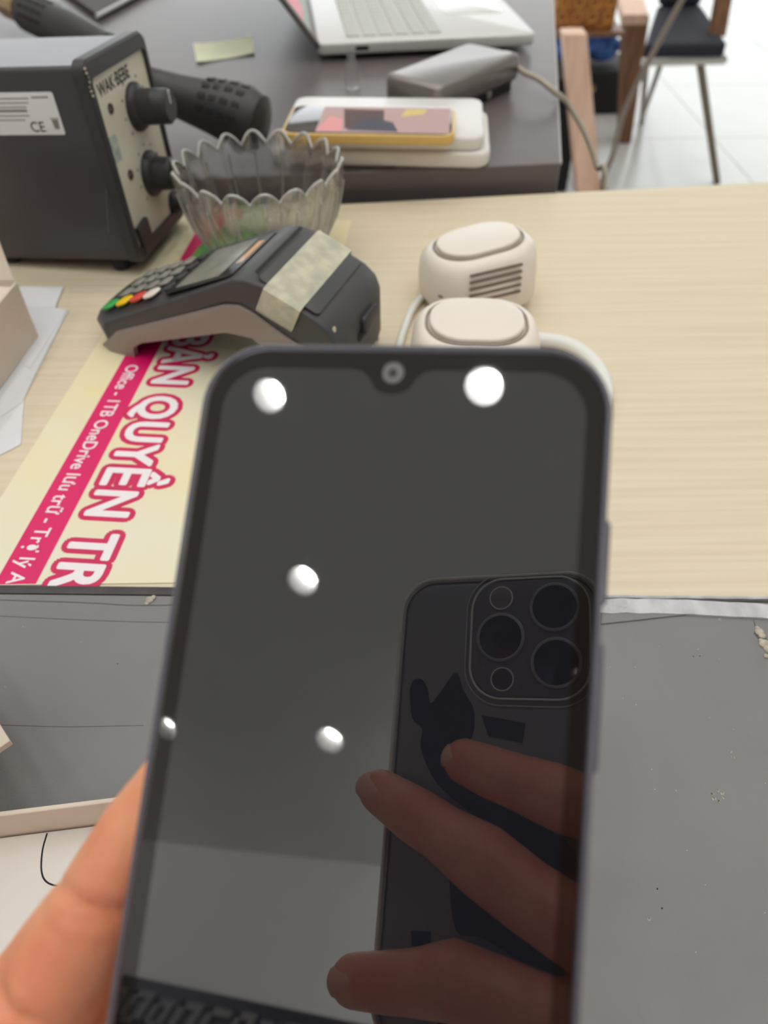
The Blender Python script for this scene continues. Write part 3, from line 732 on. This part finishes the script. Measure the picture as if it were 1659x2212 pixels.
for k in range(7): chp.ball((1.2 + random.random() * 2, -.6 - random.random(), FH - 4 - k * 2.6), 1.0, 1)
obj('paint_chip', chp, pm('bare_metal', (190, 176, 160), .5, bump=.2), st, kind='stuff', label='bare chipped paint at the frame corner')
for x, y in ((14, 22), (FW - 14, 22), (14, FD - 14), (FW - 14, FD - 14)):
    fz = ((MS @ Vector((x * .001, y * .001, 0))).z - TZ - .0008) * 1000
    obj('foot', B().lathe([(7, 4), (7, -fz + 1.5), (5.5, -fz)], 16, x, y), DARK, st)
obj('corner_screw', B().lathe([(2.2, 0), (2.2, .8), (1, 1.0), (.01, .6)], 14, cap0=False, cap1=False), BLACKP, st, M=FP(FW - 5, FH - 6, 0.6))

# green booklet under the station
gb = thing('booklet', 'green printed booklet lying beside the hot air station behind the card reader', 'booklet', (-0.119, 0.544, TZ + .0006), radians(-14))
obj('pages', B().rbox(56, 70, 1, 0, 3.0, .2), PAPER, gb, smooth=0)
obj('cover', B().rbox(57, 71, 1, 3.0, 3.6, .1), GREENB, gb, smooth=0)

# ------------------------------------------------------------------ black desk behind
DZ = 0.77
dk = thing('black_desk', 'glossy black desk behind the oak table carrying the laptop', 'desk', (0, 0, 0))
obj('desktop', B().prism([(-900, 612), (162.5, 678), (310, 1600), (-760, 1600)], 742, 770), BLACKG, dk, smooth=0, bevel=1.5)
obj('front_fascia', B().prism([(-880, 618), (155, 682), (157, 700), (-878, 636)], 560, 742), FASCIA, dk, smooth=0, bevel=1)
obj('side_panel', B().prism([(140, 690), (158, 688), (296, 1580), (278, 1582)], 0, 742), FASCIA, dk, smooth=0, bevel=1)
obj('side_panel', B().prism([(-880, 650), (-862, 650), (-742, 1580), (-760, 1580)], 0, 742), FASCIA, dk, smooth=0, bevel=1)
obj('back_panel', B().prism([(-745, 1560), (280, 1560), (282, 1578), (-745, 1578)], 200, 742), FASCIA, dk, smooth=0, bevel=1)
EG = pm('worn_desk_edge', (170, 164, 160), .4, bump=.05)
obj('worn_edge', B().tube([(162.5, 679, 769.2), (310, 1599, 769.2)], 1.3, 6, 0), EG, dk, label='worn pale edge on the right')

# dark folder at the left with a pale edge
p1, p2, p3 = at(212, 46, DZ), at(322, -14, DZ), at(150, 0, DZ)
fo = thing('folder', 'dark folder lying at the far left of the black desk', 'folder', (p1.x, p1.y, DZ))
d = (p2 - p1); d.z = 0; q = (p3 - p1); q.z = 0
d *= 1000; q *= 1000
pol = [(0, 0), (d.x * 1.6, d.y * 1.6), (d.x * 1.6 + q.x * 2.4, d.y * 1.6 + q.y * 2.4), (q.x * 2.4, q.y * 2.4)]
obj('cover', B().prism(pol, 0.1, 9), pm('dark_folder_cover', (62, 54, 58), .6, bump=.1), fo, smooth=0, bevel=1)
obj('spine_edge', B().tube([(0, 0, 6), (d.x * 1.6, d.y * 1.6, 6)], 3.0, 8, 0), PAPER, fo)

# note slip
a, b_, c_, d_ = [at(*p, DZ) for p in ((418, 98), (545, 82), (550, 118), (425, 138))]
nt_ = B(); 
L = []
for k in range(7):
    t = k / 6; u = a.lerp(b_, t); v_ = d_.lerp(c_, t); z = 0.4 + 1.6 * (2 * t - 1) ** 2
    L.append([(u.x * 1000, u.y * 1000, z), (v_.x * 1000, v_.y * 1000, z), (v_.x * 1000, v_.y * 1000, z + .3), (u.x * 1000, u.y * 1000, z + .3)])
tag(obj('paper_slip', nt_.loft(L), STICKY, loc=(0, 0, DZ), smooth=30), 'pale yellow-green paper slip lying on the black desk', 'note')

# hot air guns
def gun(label, p, q, r, nozzle=False, slots=True):
    ax = (q - p); Lg = ax.length * 1000; ax.normalize(); s = ax.cross(Vector((0, 0, 1))).normalized(); n = s.cross(ax)
    Mg = mat3(s, n, ax, p)
    t = thing('hot_air_gun', label, 'heat gun', M=Mg)
    obj('handle', B().lathe([(r * .45, 0), (r * .66, Lg * .04), (r * .72, Lg * .3), (r * .86, Lg * .55), (r, Lg * .72), (r, Lg * .9), (r * .86, Lg * .97), (r * .5, Lg), (.01, Lg * 1.005)], 32, cap0=True, cap1=False), BLACKP, t)
    if nozzle:
        bpy.data.objects.remove(t.children[0])
        obj('handle', B().lathe([(r * .8, 0), (r, Lg * .03), (r, Lg * .55), (r * .82, Lg * .8), (r * .7, Lg * .97), (.01, Lg)], 32, cap0=True, cap1=False), BLACKP, t)
    if slots:
        for i in range(4):
            for k in range(7):
                an = radians(15 + 26 * k); z0 = Lg * (.55 + .095 * i); rad = r * (.88 + .115 * min(1, i * .5))
                if nozzle: z0 = Lg * (.12 + .075 * i); rad = r
                Ms = T(rad * cos(an), rad * sin(an), z0) @ RZ(math.degrees(an)) @ RY(90)
                o_ = obj('vent_slot', B().rbox(Lg * .065, 4.8, 1.2, -1.2, .5, .1), DARK, t, M=Ms)
    if nozzle:
        obj('collar', B().lathe([(r * .86, -3), (r * .9, 3), (r * .8, 4)], 24), DARK, t)
        obj('nozzle', B().lathe([(r * .74, 2), (r * .74, -50), (r * .66, -60), (r * .3, -80), (r * .3, -95), (r * .2, -95)], 28), BRASS, t)
    return t
gun('black heat gun with vent slots lying between the station and the glass bowl', at(318, 186, .822), at(572, 268, .802), 25)
g2 = gun('black heat gun with a brass nozzle behind the hot air station', at(58, 26, .80), at(244, 108, .793), 22, True)


# ------------------------------------------------------------------ glass bowl
bw = thing('glass_bowl', 'clear glass bowl with scalloped rim and vertical ribs behind the card reader', 'bowl', (-0.087, 0.556, TZ + .0006))
NB = 18; nseg = NB * 10
def ringp(r, z, rib, scal):
    out = []
    for k in range(nseg):
        a = 2 * pi * k / nseg; wv = cos(a * NB)
        rr_ = r * (1 + rib * wv); out.append((rr_ * cos(a), rr_ * sin(a), z + scal * (abs(cos(a * NB / 2)) - .5) * 2))
    return out
prof_o = [(30, 0, 0, 0), (36, 1.5, 0, 0), (38, 6, .01, 0), (46, 16, .022, 0), (53, 30, .03, 0), (57, 45, .032, .6), (59, 57, .036, 2.0), (60.5, 67, .04, 4.2)]
prof_i = [(57.5, 67.6, .03, 4.1), (56, 56, .018, 1.6), (53.5, 44, .015, .8), (49, 31, .01, 0), (42, 18, .004, 0), (30, 11, 0, 0), (12, 9.5, 0, 0)]
bg = obj('bowl_glass', B().loft([ringp(*p) for p in prof_o + prof_i]), GLASS, bw, smooth=70)
GLINT = pm('whitened_glint_glass', (244, 242, 236), 0.12, trans=0.45, ior=1.3, bump=.02)  # whitish colour stands in for highlights along rim and ribs
obj('rim', B().ring([((x * .985), (y * .985), z + .3) for x, y, z in ringp(60.2, 67.4, .034, 4.2)], 1.15, 7), GLINT, bw, smooth=80, label='scalloped rim, whitened for its highlight')
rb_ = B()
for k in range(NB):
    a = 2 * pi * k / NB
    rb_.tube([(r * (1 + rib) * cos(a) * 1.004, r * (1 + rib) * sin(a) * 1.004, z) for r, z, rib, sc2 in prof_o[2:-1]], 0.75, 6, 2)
obj('rib', rb_, GLINT, bw, smooth=80, kind='stuff', label='vertical ribs, whitened for their highlights')

# ------------------------------------------------------------------ papers and boxes at the left
def sheet(label, pts, z, grp=None):
    P = [at(px, py, TZ) for px, py in pts]
    return tag(obj('paper_sheet', B().prism([(p.x * 1000, p.y * 1000) for p in P], z, z + .25), PAPER, smooth=0, loc=(0, 0, TZ)), label, 'paper', grp)
sheet('lowest white sheet, its lower corner reaching down beside the printed sheet', [(52, 868), (46, 961), (0, 985), (-90, 1025), (-150, 900), (0, 842)], .3)
sheet('white sheet in the middle of the pile beside the beige box', [(148, 672), (88, 790), (48, 872), (0, 905), (-140, 960), (-160, 760), (40, 700)], .7)
sheet('uppermost white sheet in front of the hot air station', [(52, 622), (138, 622), (120, 668), (146, 672), (66, 800), (20, 760), (-60, 640)], 1.1)

cb_ = at(80, 730, TZ)
bx = thing('card_box', 'open beige card box at the left edge on the white papers', 'box', (cb_.x, cb_.y, TZ + .0016))
# corner at the origin, near edge runs towards the camera, the other to the left
e1 = at(0, 840, TZ) - cb_; e1 = Vector((e1.x, e1.y)).normalized() * 120; e2 = Vector((-1, .12)).normalized() * 110
def wall(b, p, q, h, t=1.6):
    dd = (q - p).normalized(); nn = Vector((dd.y, -dd.x)) * t
    b.loft([[(p.x, p.y, 0), (q.x, q.y, 0), (q.x + nn.x, q.y + nn.y, 0), (p.x + nn.x, p.y + nn.y, 0)], [(p.x, p.y, h), (q.x, q.y, h), (q.x + nn.x, q.y + nn.y, h), (p.x + nn.x, p.y + nn.y, h)]])
O2 = Vector((0, 0))
b = B(); b.prism([(0, 0), (e2.x, e2.y), (e1.x + e2.x, e1.y + e2.y), (e1.x, e1.y)], 0, 1.5)
for p, q in ((O2, e1), (e1, e1 + e2), (e1 + e2, e2), (e2, O2)): wall(b, q, p, 40)
obj('body', b, CARD, bx, smooth=0)
b = B()
b.loft([[(0, 0, 40), (e2.x, e2.y, 40), (e2.x, e2.y, 41.5), (0, 0, 41.5)], [(-8, 16, 62), (e2.x - 4, e2.y + 16, 66), (e2.x - 4, e2.y + 17, 66), (-8, 17, 62)]])
obj('flap', b, CARD, bx, smooth=0)
b = B(); b.prism([(0, 0), (e1.x, e1.y), (e1.x + e2.x, e1.y + e2.y), (e2.x, e2.y)], 36, 37); obj('inner_tray', b, BOXE, bx, smooth=0)

# open white box at lower left on the mat
pa, pb = at(0, 1754, TZ + .0245), at(226, 1726, TZ + .0245)
dx = Vector((pb.x - pa.x, pb.y - pa.y)); rz = math.atan2(dx.y, dx.x)
wb_ = thing('box_tray', 'open white card box tray at lower left under the gripping hand', 'box', (pb.x, pb.y, TZ + .0021), rz)
bxl, bxr, byn, h = -118.0, 40.0, -172.0, 23.0
b = B()
b.box(bxl, bxr, byn, 0, 0, 1.4)
obj('base', b, BOXW, wb_, smooth=0)
b = B(); b.box(bxl, bxr, -1.8, 0, 1.4, h); b.box(bxl, bxr, byn, byn + 1.8, 1.4, h); b.box(bxl, bxl + 1.8, byn + 1.8, -1.8, 1.4, h); b.box(bxr - 1.8, bxr, byn + 1.8, -1.8, 1.4, h)
obj('side_walls', b, BOXE, wb_, smooth=0, bevel=.5)
ins = obj('insert', B().box(bxl + 2, bxr - 2, byn + 2, -2.4, 1.4, 7), BOXW, wb_, smooth=0, bevel=.4, label='white moulded insert with a thumb slot')
sp = at(102, 1800, TZ + .009); sq = sp - Vector((pb.x, pb.y, 0)); sx_ = (sq.x * cos(-rz) - sq.y * sin(-rz)) * 1000; sy_ = (sq.x * sin(-rz) + sq.y * cos(-rz)) * 1000
obj('slot', B().tube([(sx_, -3, 7), (sx_ - .5, sy_ - 6, 7), (sx_ + .5, sy_ - 13, 7), (sx_ + 3, sy_ - 17, 7), (sx_ + 8, sy_ - 19, 7), (sx_ + 16, sy_ - 19.5, 7)], .3, 6, 5), DARK, ins)

# small upright box at the left edge
pc = at(22, 1600, TZ + .044)
sb = thing('small_box', 'corner of a small beige box standing on the leather mat at the left edge', 'box', (pc.x, pc.y, TZ + .0021))
v1 = at(-40, 1502, TZ + .044) - pc; v1 = Vector((v1.x, v1.y)).normalized() * 70; v2 = Vector((-v1.y, v1.x)) * -1
if v2.x > 0: v2 = -v2
P4 = [(0, 0), (v1.x, v1.y), (v1.x + v2.x, v1.y + v2.y), (v2.x, v2.y)]
cc = v1 * .5 + v2 * .5
obj('body', B().prism([(cc.x + (x - cc.x) * .35 - 12, cc.y + (y - cc.y) * .35) for x, y in P4], 0, 38.5), BOXE, sb, smooth=0, bevel=.6)
obj('lid', B().prism(P4, 39, 42), CARD, sb, smooth=0, bevel=.4)

# ------------------------------------------------------------------ things on the black desk
# white box with the yellow phone
q0 = at(1003, 366, DZ); q1 = at(740, 362, DZ); q2 = at(1068, 262, DZ)
ang = math.atan2(q0.y - q1.y, q0.x - q1.x)
pr = at(1076, 250, DZ + .012)
wx = thing('shallow_box', 'shallow white rounded box under the yellow phone on the black desk', 'box', (q0.x + .022, q0.y - .001, DZ + .0003), ang)
obj('lower_tray', B().rbox(190, 112, 14, 0, 13, 3, -95, 56), BOXW, wx)
obj('upper_tray', B().rbox(178, 103, 12, 13, 25, 3, -95, 55), pm('white_tray_plastic', (228, 226, 224), .35, bump=.02), wx)
y0, y1_ = at(930, 300, DZ + .033), at(995, 214, DZ + .033)
yp = thing('smartphone', 'yellow-framed smartphone with a photo on its lit screen, on a white box', 'phone', (0, 0, 0))
vx = Vector((q0.x - q1.x, q0.y - q1.y, 0)).normalized(); yc = at(800, 262, DZ + .034)
yp.location = (yc.x, yc.y + .004, DZ + .0258); yp.rotation_euler = (0, 0, ang - .01)
obj('frame', B().rbox(147, 71.5, 11, 0, 8, 1.4), YPH, yp)
sc_ = obj('screen', B().rbox(142, 66.5, 9, 8, 8.25, .1), pm('dark_phone_glass', (60, 54, 50), .06, ior=1.5, bump=.01), yp)
def img(name, pts, col, z, rough=.12):
    return obj(name, B().prism(pts, 8.25, 8.25 + z), pm('screen_' + name, col, rough, emit=col, estr=.12), sc_, smooth=0)
img('picture', [(-44, -31), (69, -31), (69, 31), (-44, 31)], (186, 152, 150), .05)
img('picture_dark', [(-20, -22), (14, -24), (10, 24), (-26, 26)], (74, 44, 46), .09)
img('picture_blue', [(-18, -26), (26, -28), (20, -6), (2, 4), (-10, -8)], (52, 54, 74), .12)
img('picture_pink', [(-44, -28), (-22, -28), (-24, 0), (-36, 8)], (226, 150, 154), .1)
img('picture_yellow', [(26, 8), (46, 16), (48, 28), (30, 26)], (214, 190, 110), .1)

def lift(px, py, y):
    d_ = FWD + RGT * ((px - IW / 2) / FPX) - UPV * ((py - IH / 2) / FPX); return CAM + d_ * (y / d_.y)
# grey power adapter
t4 = [at(px, py, DZ + .034) for px, py in ((850, 152), (925, 196), (1112, 118), (1030, 86))]
cx_ = sum((p for p in t4), Vector()) / 4
aa = t4[2] - t4[1]; an = math.atan2(aa.y, aa.x); Lx = ((t4[2] - t4[1]).length + (t4[3] - t4[0]).length) * 500; Ly = ((t4[0] - t4[1]).length + (t4[3] - t4[2]).length) * 500
pa_ = thing('power_bank', 'grey metal power bank with a beige cable on the black desk', 'power bank', (cx_.x, cx_.y, DZ), an)
obj('body', B().rbox(Lx, min(Ly, 75), 8, 8, 34, 6), GUNM, pa_)
obj('base', B().rbox(Lx * .93, min(Ly, 75) * .9, 7, 0.2, 9, 1), DARK, pa_)
obj('end_cap', B().rbox(7, min(Ly, 75) * .8, 3, 11, 31, 2, Lx / 2 - 1, 0), BLACKP, pa_)
obj('button', B().lathe([(4, 0), (4, 2.5), (.01, 3)], 18, cap1=False), STEEL, pa_, M=T(Lx * .12, -min(Ly, 75) * .45, 6) @ RX(90))
ce = on(1118, 146, DZ + .02)
cable('power_cable', 'beige cable running from the power bank over the desk edge', [ce, on(1135, 158, DZ + .02), on(1165, 172, DZ + .018), on(1200, 200, DZ + .010), lift(1225, 222, .847), lift(1265, 290, .83), lift(1290, 360, .81), lift(1301, 425, .79), (.25, .79, .4), (.26, .80, .05), (.30, .84, .008), (.5, 1.1, .008)], 3.0, CABLEB)
obj('plug', B().rbox(34, 12, 4, 0, 9, 1.5), pm('cream_plug', (222, 206, 176), .45, bump=.03), pa_, M=T(Lx / 2 + 14, 2, 15))

# earphones / small shiny lid behind the yellow phone
el = at(700, 205, DZ)
tag(obj('glass_vial', B().lathe([(7, 0), (8, 2), (8, 20), (5, 25), (4, 31), (.01, 32)], 20, cap1=False), GLASS, loc=(el.x + .03, el.y + .02, DZ + .0002)), 'tiny shiny clear vial behind the yellow phone', 'vial')

# laptop
l0, l1 = at(686, 96, DZ + .018), at(1158, 74, DZ + .018)
la = math.atan2(l1.y - l0.y, l1.x - l0.x); LL = (l1 - l0).length * 1000
lt = thing('laptop', 'open silver laptop seen from its side at the back of the black desk', 'laptop', (l0.x, l0.y, DZ), la)
WDL = 345.0
obj('base', B().rbox(LL, WDL, 9, 6, 19, 2.5, LL / 2, WDL / 2), ALU, lt)
for x in (LL * .15, LL * .85):
    for y in (25, WDL - 25): obj('foot', B().lathe([(9, 0), (10, 6.5)], 18, x, y), DARK, lt)
obj('key_well', B().rbox(112, WDL - 34, 3, 19, 19.2, .1, 94, WDL / 2), pm('key_well_grey', (205, 206, 202), .5, bump=.02), lt)
kx = 94 - 50; kb = B().rbox(16.4, 16.4, 2, 19.2, 20.6, .4); k0 = None
for i in range(6):
    for j in range(16):
        Mk = T(kx + i * 19.6, 30 + j * 19.0, 0)
        if k0 is None: k0 = obj('key', kb, KEYS, lt, M=Mk)
        else:
            c = k0.copy(); COL.objects.link(c); c.parent = lt; c.matrix_local = Mk
obj('touchpad', B().rbox(78, 118, 3, 19, 19.25, .1, LL - 54, WDL / 2 - 10), pm('touchpad_silver', (226, 226, 222), .25, metal=.2, bump=.02), lt)
LD = T(4, 0, 14) @ RY(-128)
ld = obj('lid', B().rbox(232, WDL, 8, 0, 5, 1.5, 116, WDL / 2), pm('laptop_lid_dark', (96, 92, 90), .45, bump=.03), lt, M=LD)
obj('screen_bezel', B().rbox(230, WDL - 3, 7, -1.0, 0, .2, 116, WDL / 2), pm('laptop_bezel', (110, 104, 102), .5, bump=.02), lt, M=LD)
sn = obj('screen', B().rbox(206, WDL - 18, 2, -1.2, -1.0, .05, 121, WDL / 2), pm('laptop_screen_glow', (100, 110, 100), .5, emit=(190, 205, 186), estr=.3), lt, M=LD, label='lit laptop screen with pink and green picture')
obj('screen_image', B().prism([(30, 14), (90, 14), (60, 120), (30, 90)], -1.25, -1.2), pm('screen_pink', (150, 80, 86), .5, emit=(226, 130, 138), estr=.45), sn, smooth=0)
obj('port', B().rbox(16, 5, 2, 0, .4, .1), DARK, lt, M=T(LL * .2, .3, 12) @ RX(90))

# ------------------------------------------------------------------ far right: stool, box, chair
s1 = at(1271, 430, 0); s2 = at(1347, 305, 0)
stl = thing('wooden_stool', 'wooden stool with brown legs, one lightened as if lit, beyond the black desk', 'stool', (0, 0, 0))
def leg(name, p, top, w1, w2, m, lab):
    b = B(); L = []
    for (q, w_) in ((p, w1), (top, w2)):
        L.append([((q.x * 1000) + sx * w_ / 2, (q.y * 1000) + sy * w_ / 2, q.z * 1000) for sx, sy in ((-1, -1), (1, -1), (1, 1), (-1, 1))])
    return obj(name, b.loft(L), m, stl, smooth=0, bevel=4, label=lab)
a1 = lift(1238, 66, s1.y + .02); a2 = lift(1372, 30, s2.y + .01)
leg('leg', s1, a1, 74, 66, LITW, 'wood leg nearest the desk, lightened to pink as if lit')
leg('leg', s2, a2, 46, 78, OAKV, 'brown tapered wood leg on the right')
leg('leg', Vector((s1.x + .05, s2.y + .25, 0)), Vector((s1.x + .06, s2.y + .2, a1.z)), 50, 66, OAKV, None)
zt = min(a1.z, a2.z)
b = B()
L = []
for (q, z) in ((lift(1345, 52, s2.y - .03), 0), (lift(1322, -40, s2.y + .55), 0)):
    L.append([(q.x * 1000 - 5, q.y * 1000, q.z * 1000 - 4), (q.x * 1000 + 82, q.y * 1000, q.z * 1000 - 4), (q.x * 1000 + 82, q.y * 1000, q.z * 1000 + 26), (q.x * 1000 - 5, q.y * 1000, q.z * 1000 + 26)])
obj('top_rail', b.loft(L), LITW, stl, smooth=0, bevel=3)
k1 = at(1275, 68, .40)
obj('shelf', B().box(k1.x * 1000 - 130, k1.x * 1000 + 110, k1.y * 1000, k1.y * 1000 + 280, 384, 398), OAKV, stl, smooth=0, bevel=2)
bk = thing('basket', 'orange-brown woven basket on the stool beyond the laptop', 'basket', (k1.x, k1.y + .02, .3985))
obj('body', B().rbox(190, 150, 14, 0, 120, 4, -15, 80), ORANGE, bk)
obj('rim', B().rbox(198, 158, 16, 108, 124, 5, -15, 80), OAKV, bk)
for k in range(4):
    for i in range(2):
        o_ = obj('weave_ring', B().ring([(14 * cos(2 * pi * q / 16), 14 * sin(2 * pi * q / 16), 0) for q in range(16)], 3.0), pm('weave_light', (206, 146, 74), .6, bump=.1) if k + i == 0 else bpy.data.materials['weave_light'], bk, M=T(-90 + k * 48, 3.5, 34 + i * 38) @ RX(90))
b0 = at(1285, 248, 0)
bb_ = thing('black_crate', 'black crate on the white floor under the stool', 'crate', (b0.x, b0.y, .002))
obj('body', B().rbox(270, 300, 14, 0, 150, 6, -15, 150), DARK, bb_)
obj('latch', B().lathe([(14, 0), (14, 5), (6, 6)], 20), BRASS, bb_, M=T(-30, 0, 95) @ RX(90))
cl = B()
for k in range(22):
    cl.ball((random.uniform(-150, 60), random.uniform(40, 240), random.uniform(38, 105)), random.uniform(34, 46), 2, (1.3, 1, .7))
clo = obj('cloth', cl, BLUE, loc=(b0.x, b0.y, .156), smooth=80)
rm = clo.modifiers.new('r', 'REMESH'); rm.mode = 'VOXEL'; rm.voxel_size = .012
tag(clo, 'crumpled blue cloth lying on the black crate', 'cloth')
# dark panel strip just right of the desk
d0 = at(1224, 440, 0)
db = thing('dark_cabinet', 'narrow black cabinet on the floor right behind the desk edge', 'cabinet', (d0.x, d0.y, .002))
obj('body', B().box(-90, 16, 90, 300, 0, 330), DARK, db, smooth=0, bevel=4)
obj('handle', B().rbox(16, 44, 5, 0, 12, 3), STEEL, db, M=T(2, 90, 215) @ RX(90))

ch = thing('dark_chair', 'dark navy chair with thin metal leg on the white floor', 'chair', (0, 0, 0))
s_l, s_r = at(1394, 96, .45), at(1572, 92, .45)
obj('seat', B().prism([(s_l.x * 1000, s_l.y * 1000), (s_r.x * 1000, s_r.y * 1000), (s_r.x * 1000 + 60, s_r.y * 1000 + 430), (s_l.x * 1000 + 150, s_l.y * 1000 + 430)], 405, 450), NAVY, ch, smooth=0, bevel=10)
obj('seat_frame', B().tube([(s_l.x * 1000, s_l.y * 1000 - 4, 408), (s_r.x * 1000, s_r.y * 1000 - 4, 408), (s_r.x * 1000 + 62, s_r.y * 1000 + 430, 408)], 11, 8, 0), STEEL, ch)
lf = at(1549, 395, 0)
obj('leg', B().tube([(lf.x * 1000, lf.y * 1000, 0), (s_r.x * 1000 - 60, s_r.y * 1000 + 12, 405)], 11, 10, 0), pm('bronze_leg', (120, 108, 92), .35, metal=.6, bump=.05), ch)
for (p_, q_) in ((at(1386, 262, 0), (s_l.x * 1000 + 20, s_l.y * 1000 + 20)), (at(1392, 240, 0), (s_l.x * 1000 + 170, s_l.y * 1000 + 300))):
    obj('leg', B().tube([(p_.x * 1000, p_.y * 1000, 0), (q_[0], q_[1], 405)], 9, 10, 0), bpy.data.materials['bronze_leg'], ch)
ar = lift(1548, 78, s_r.y + .10); ar2 = lift(1562, -60, s_r.y + .16)
obj('arm_post', B().tube([(ar.x * 1000, ar.y * 1000, 440), (ar2.x * 1000 + 6, ar2.y * 1000, 640)], 26, 8, 0), OAKV, ch)
obj('backrest', B().prism([(s_l.x * 1000 + 150, s_l.y * 1000 + 400), (s_r.x * 1000 + 50, s_r.y * 1000 + 400), (s_r.x * 1000 + 50, s_r.y * 1000 + 450), (s_l.x * 1000 + 150, s_l.y * 1000 + 450)], 450, 860), NAVY, ch, smooth=0, bevel=14)
h0, h1 = lift(1490, -30, 2.2), lift(1412, 112, 2.2)
cable('hanging_cable', 'taupe cable slanting down in front of the dark chair', [(h0.x + .12, 2.2, h0.z + .3), h0, h1, lift(1384, 165, 2.2), lift(1345, 250, 2.24), lift(1325, 330, 2.28), lift(1302, 395, 2.32), (at(1316, 425, .006).x, at(1316, 425, .006).y, .008)], 8, pm('taupe_cable', (140, 126, 116), .5, bump=.03))
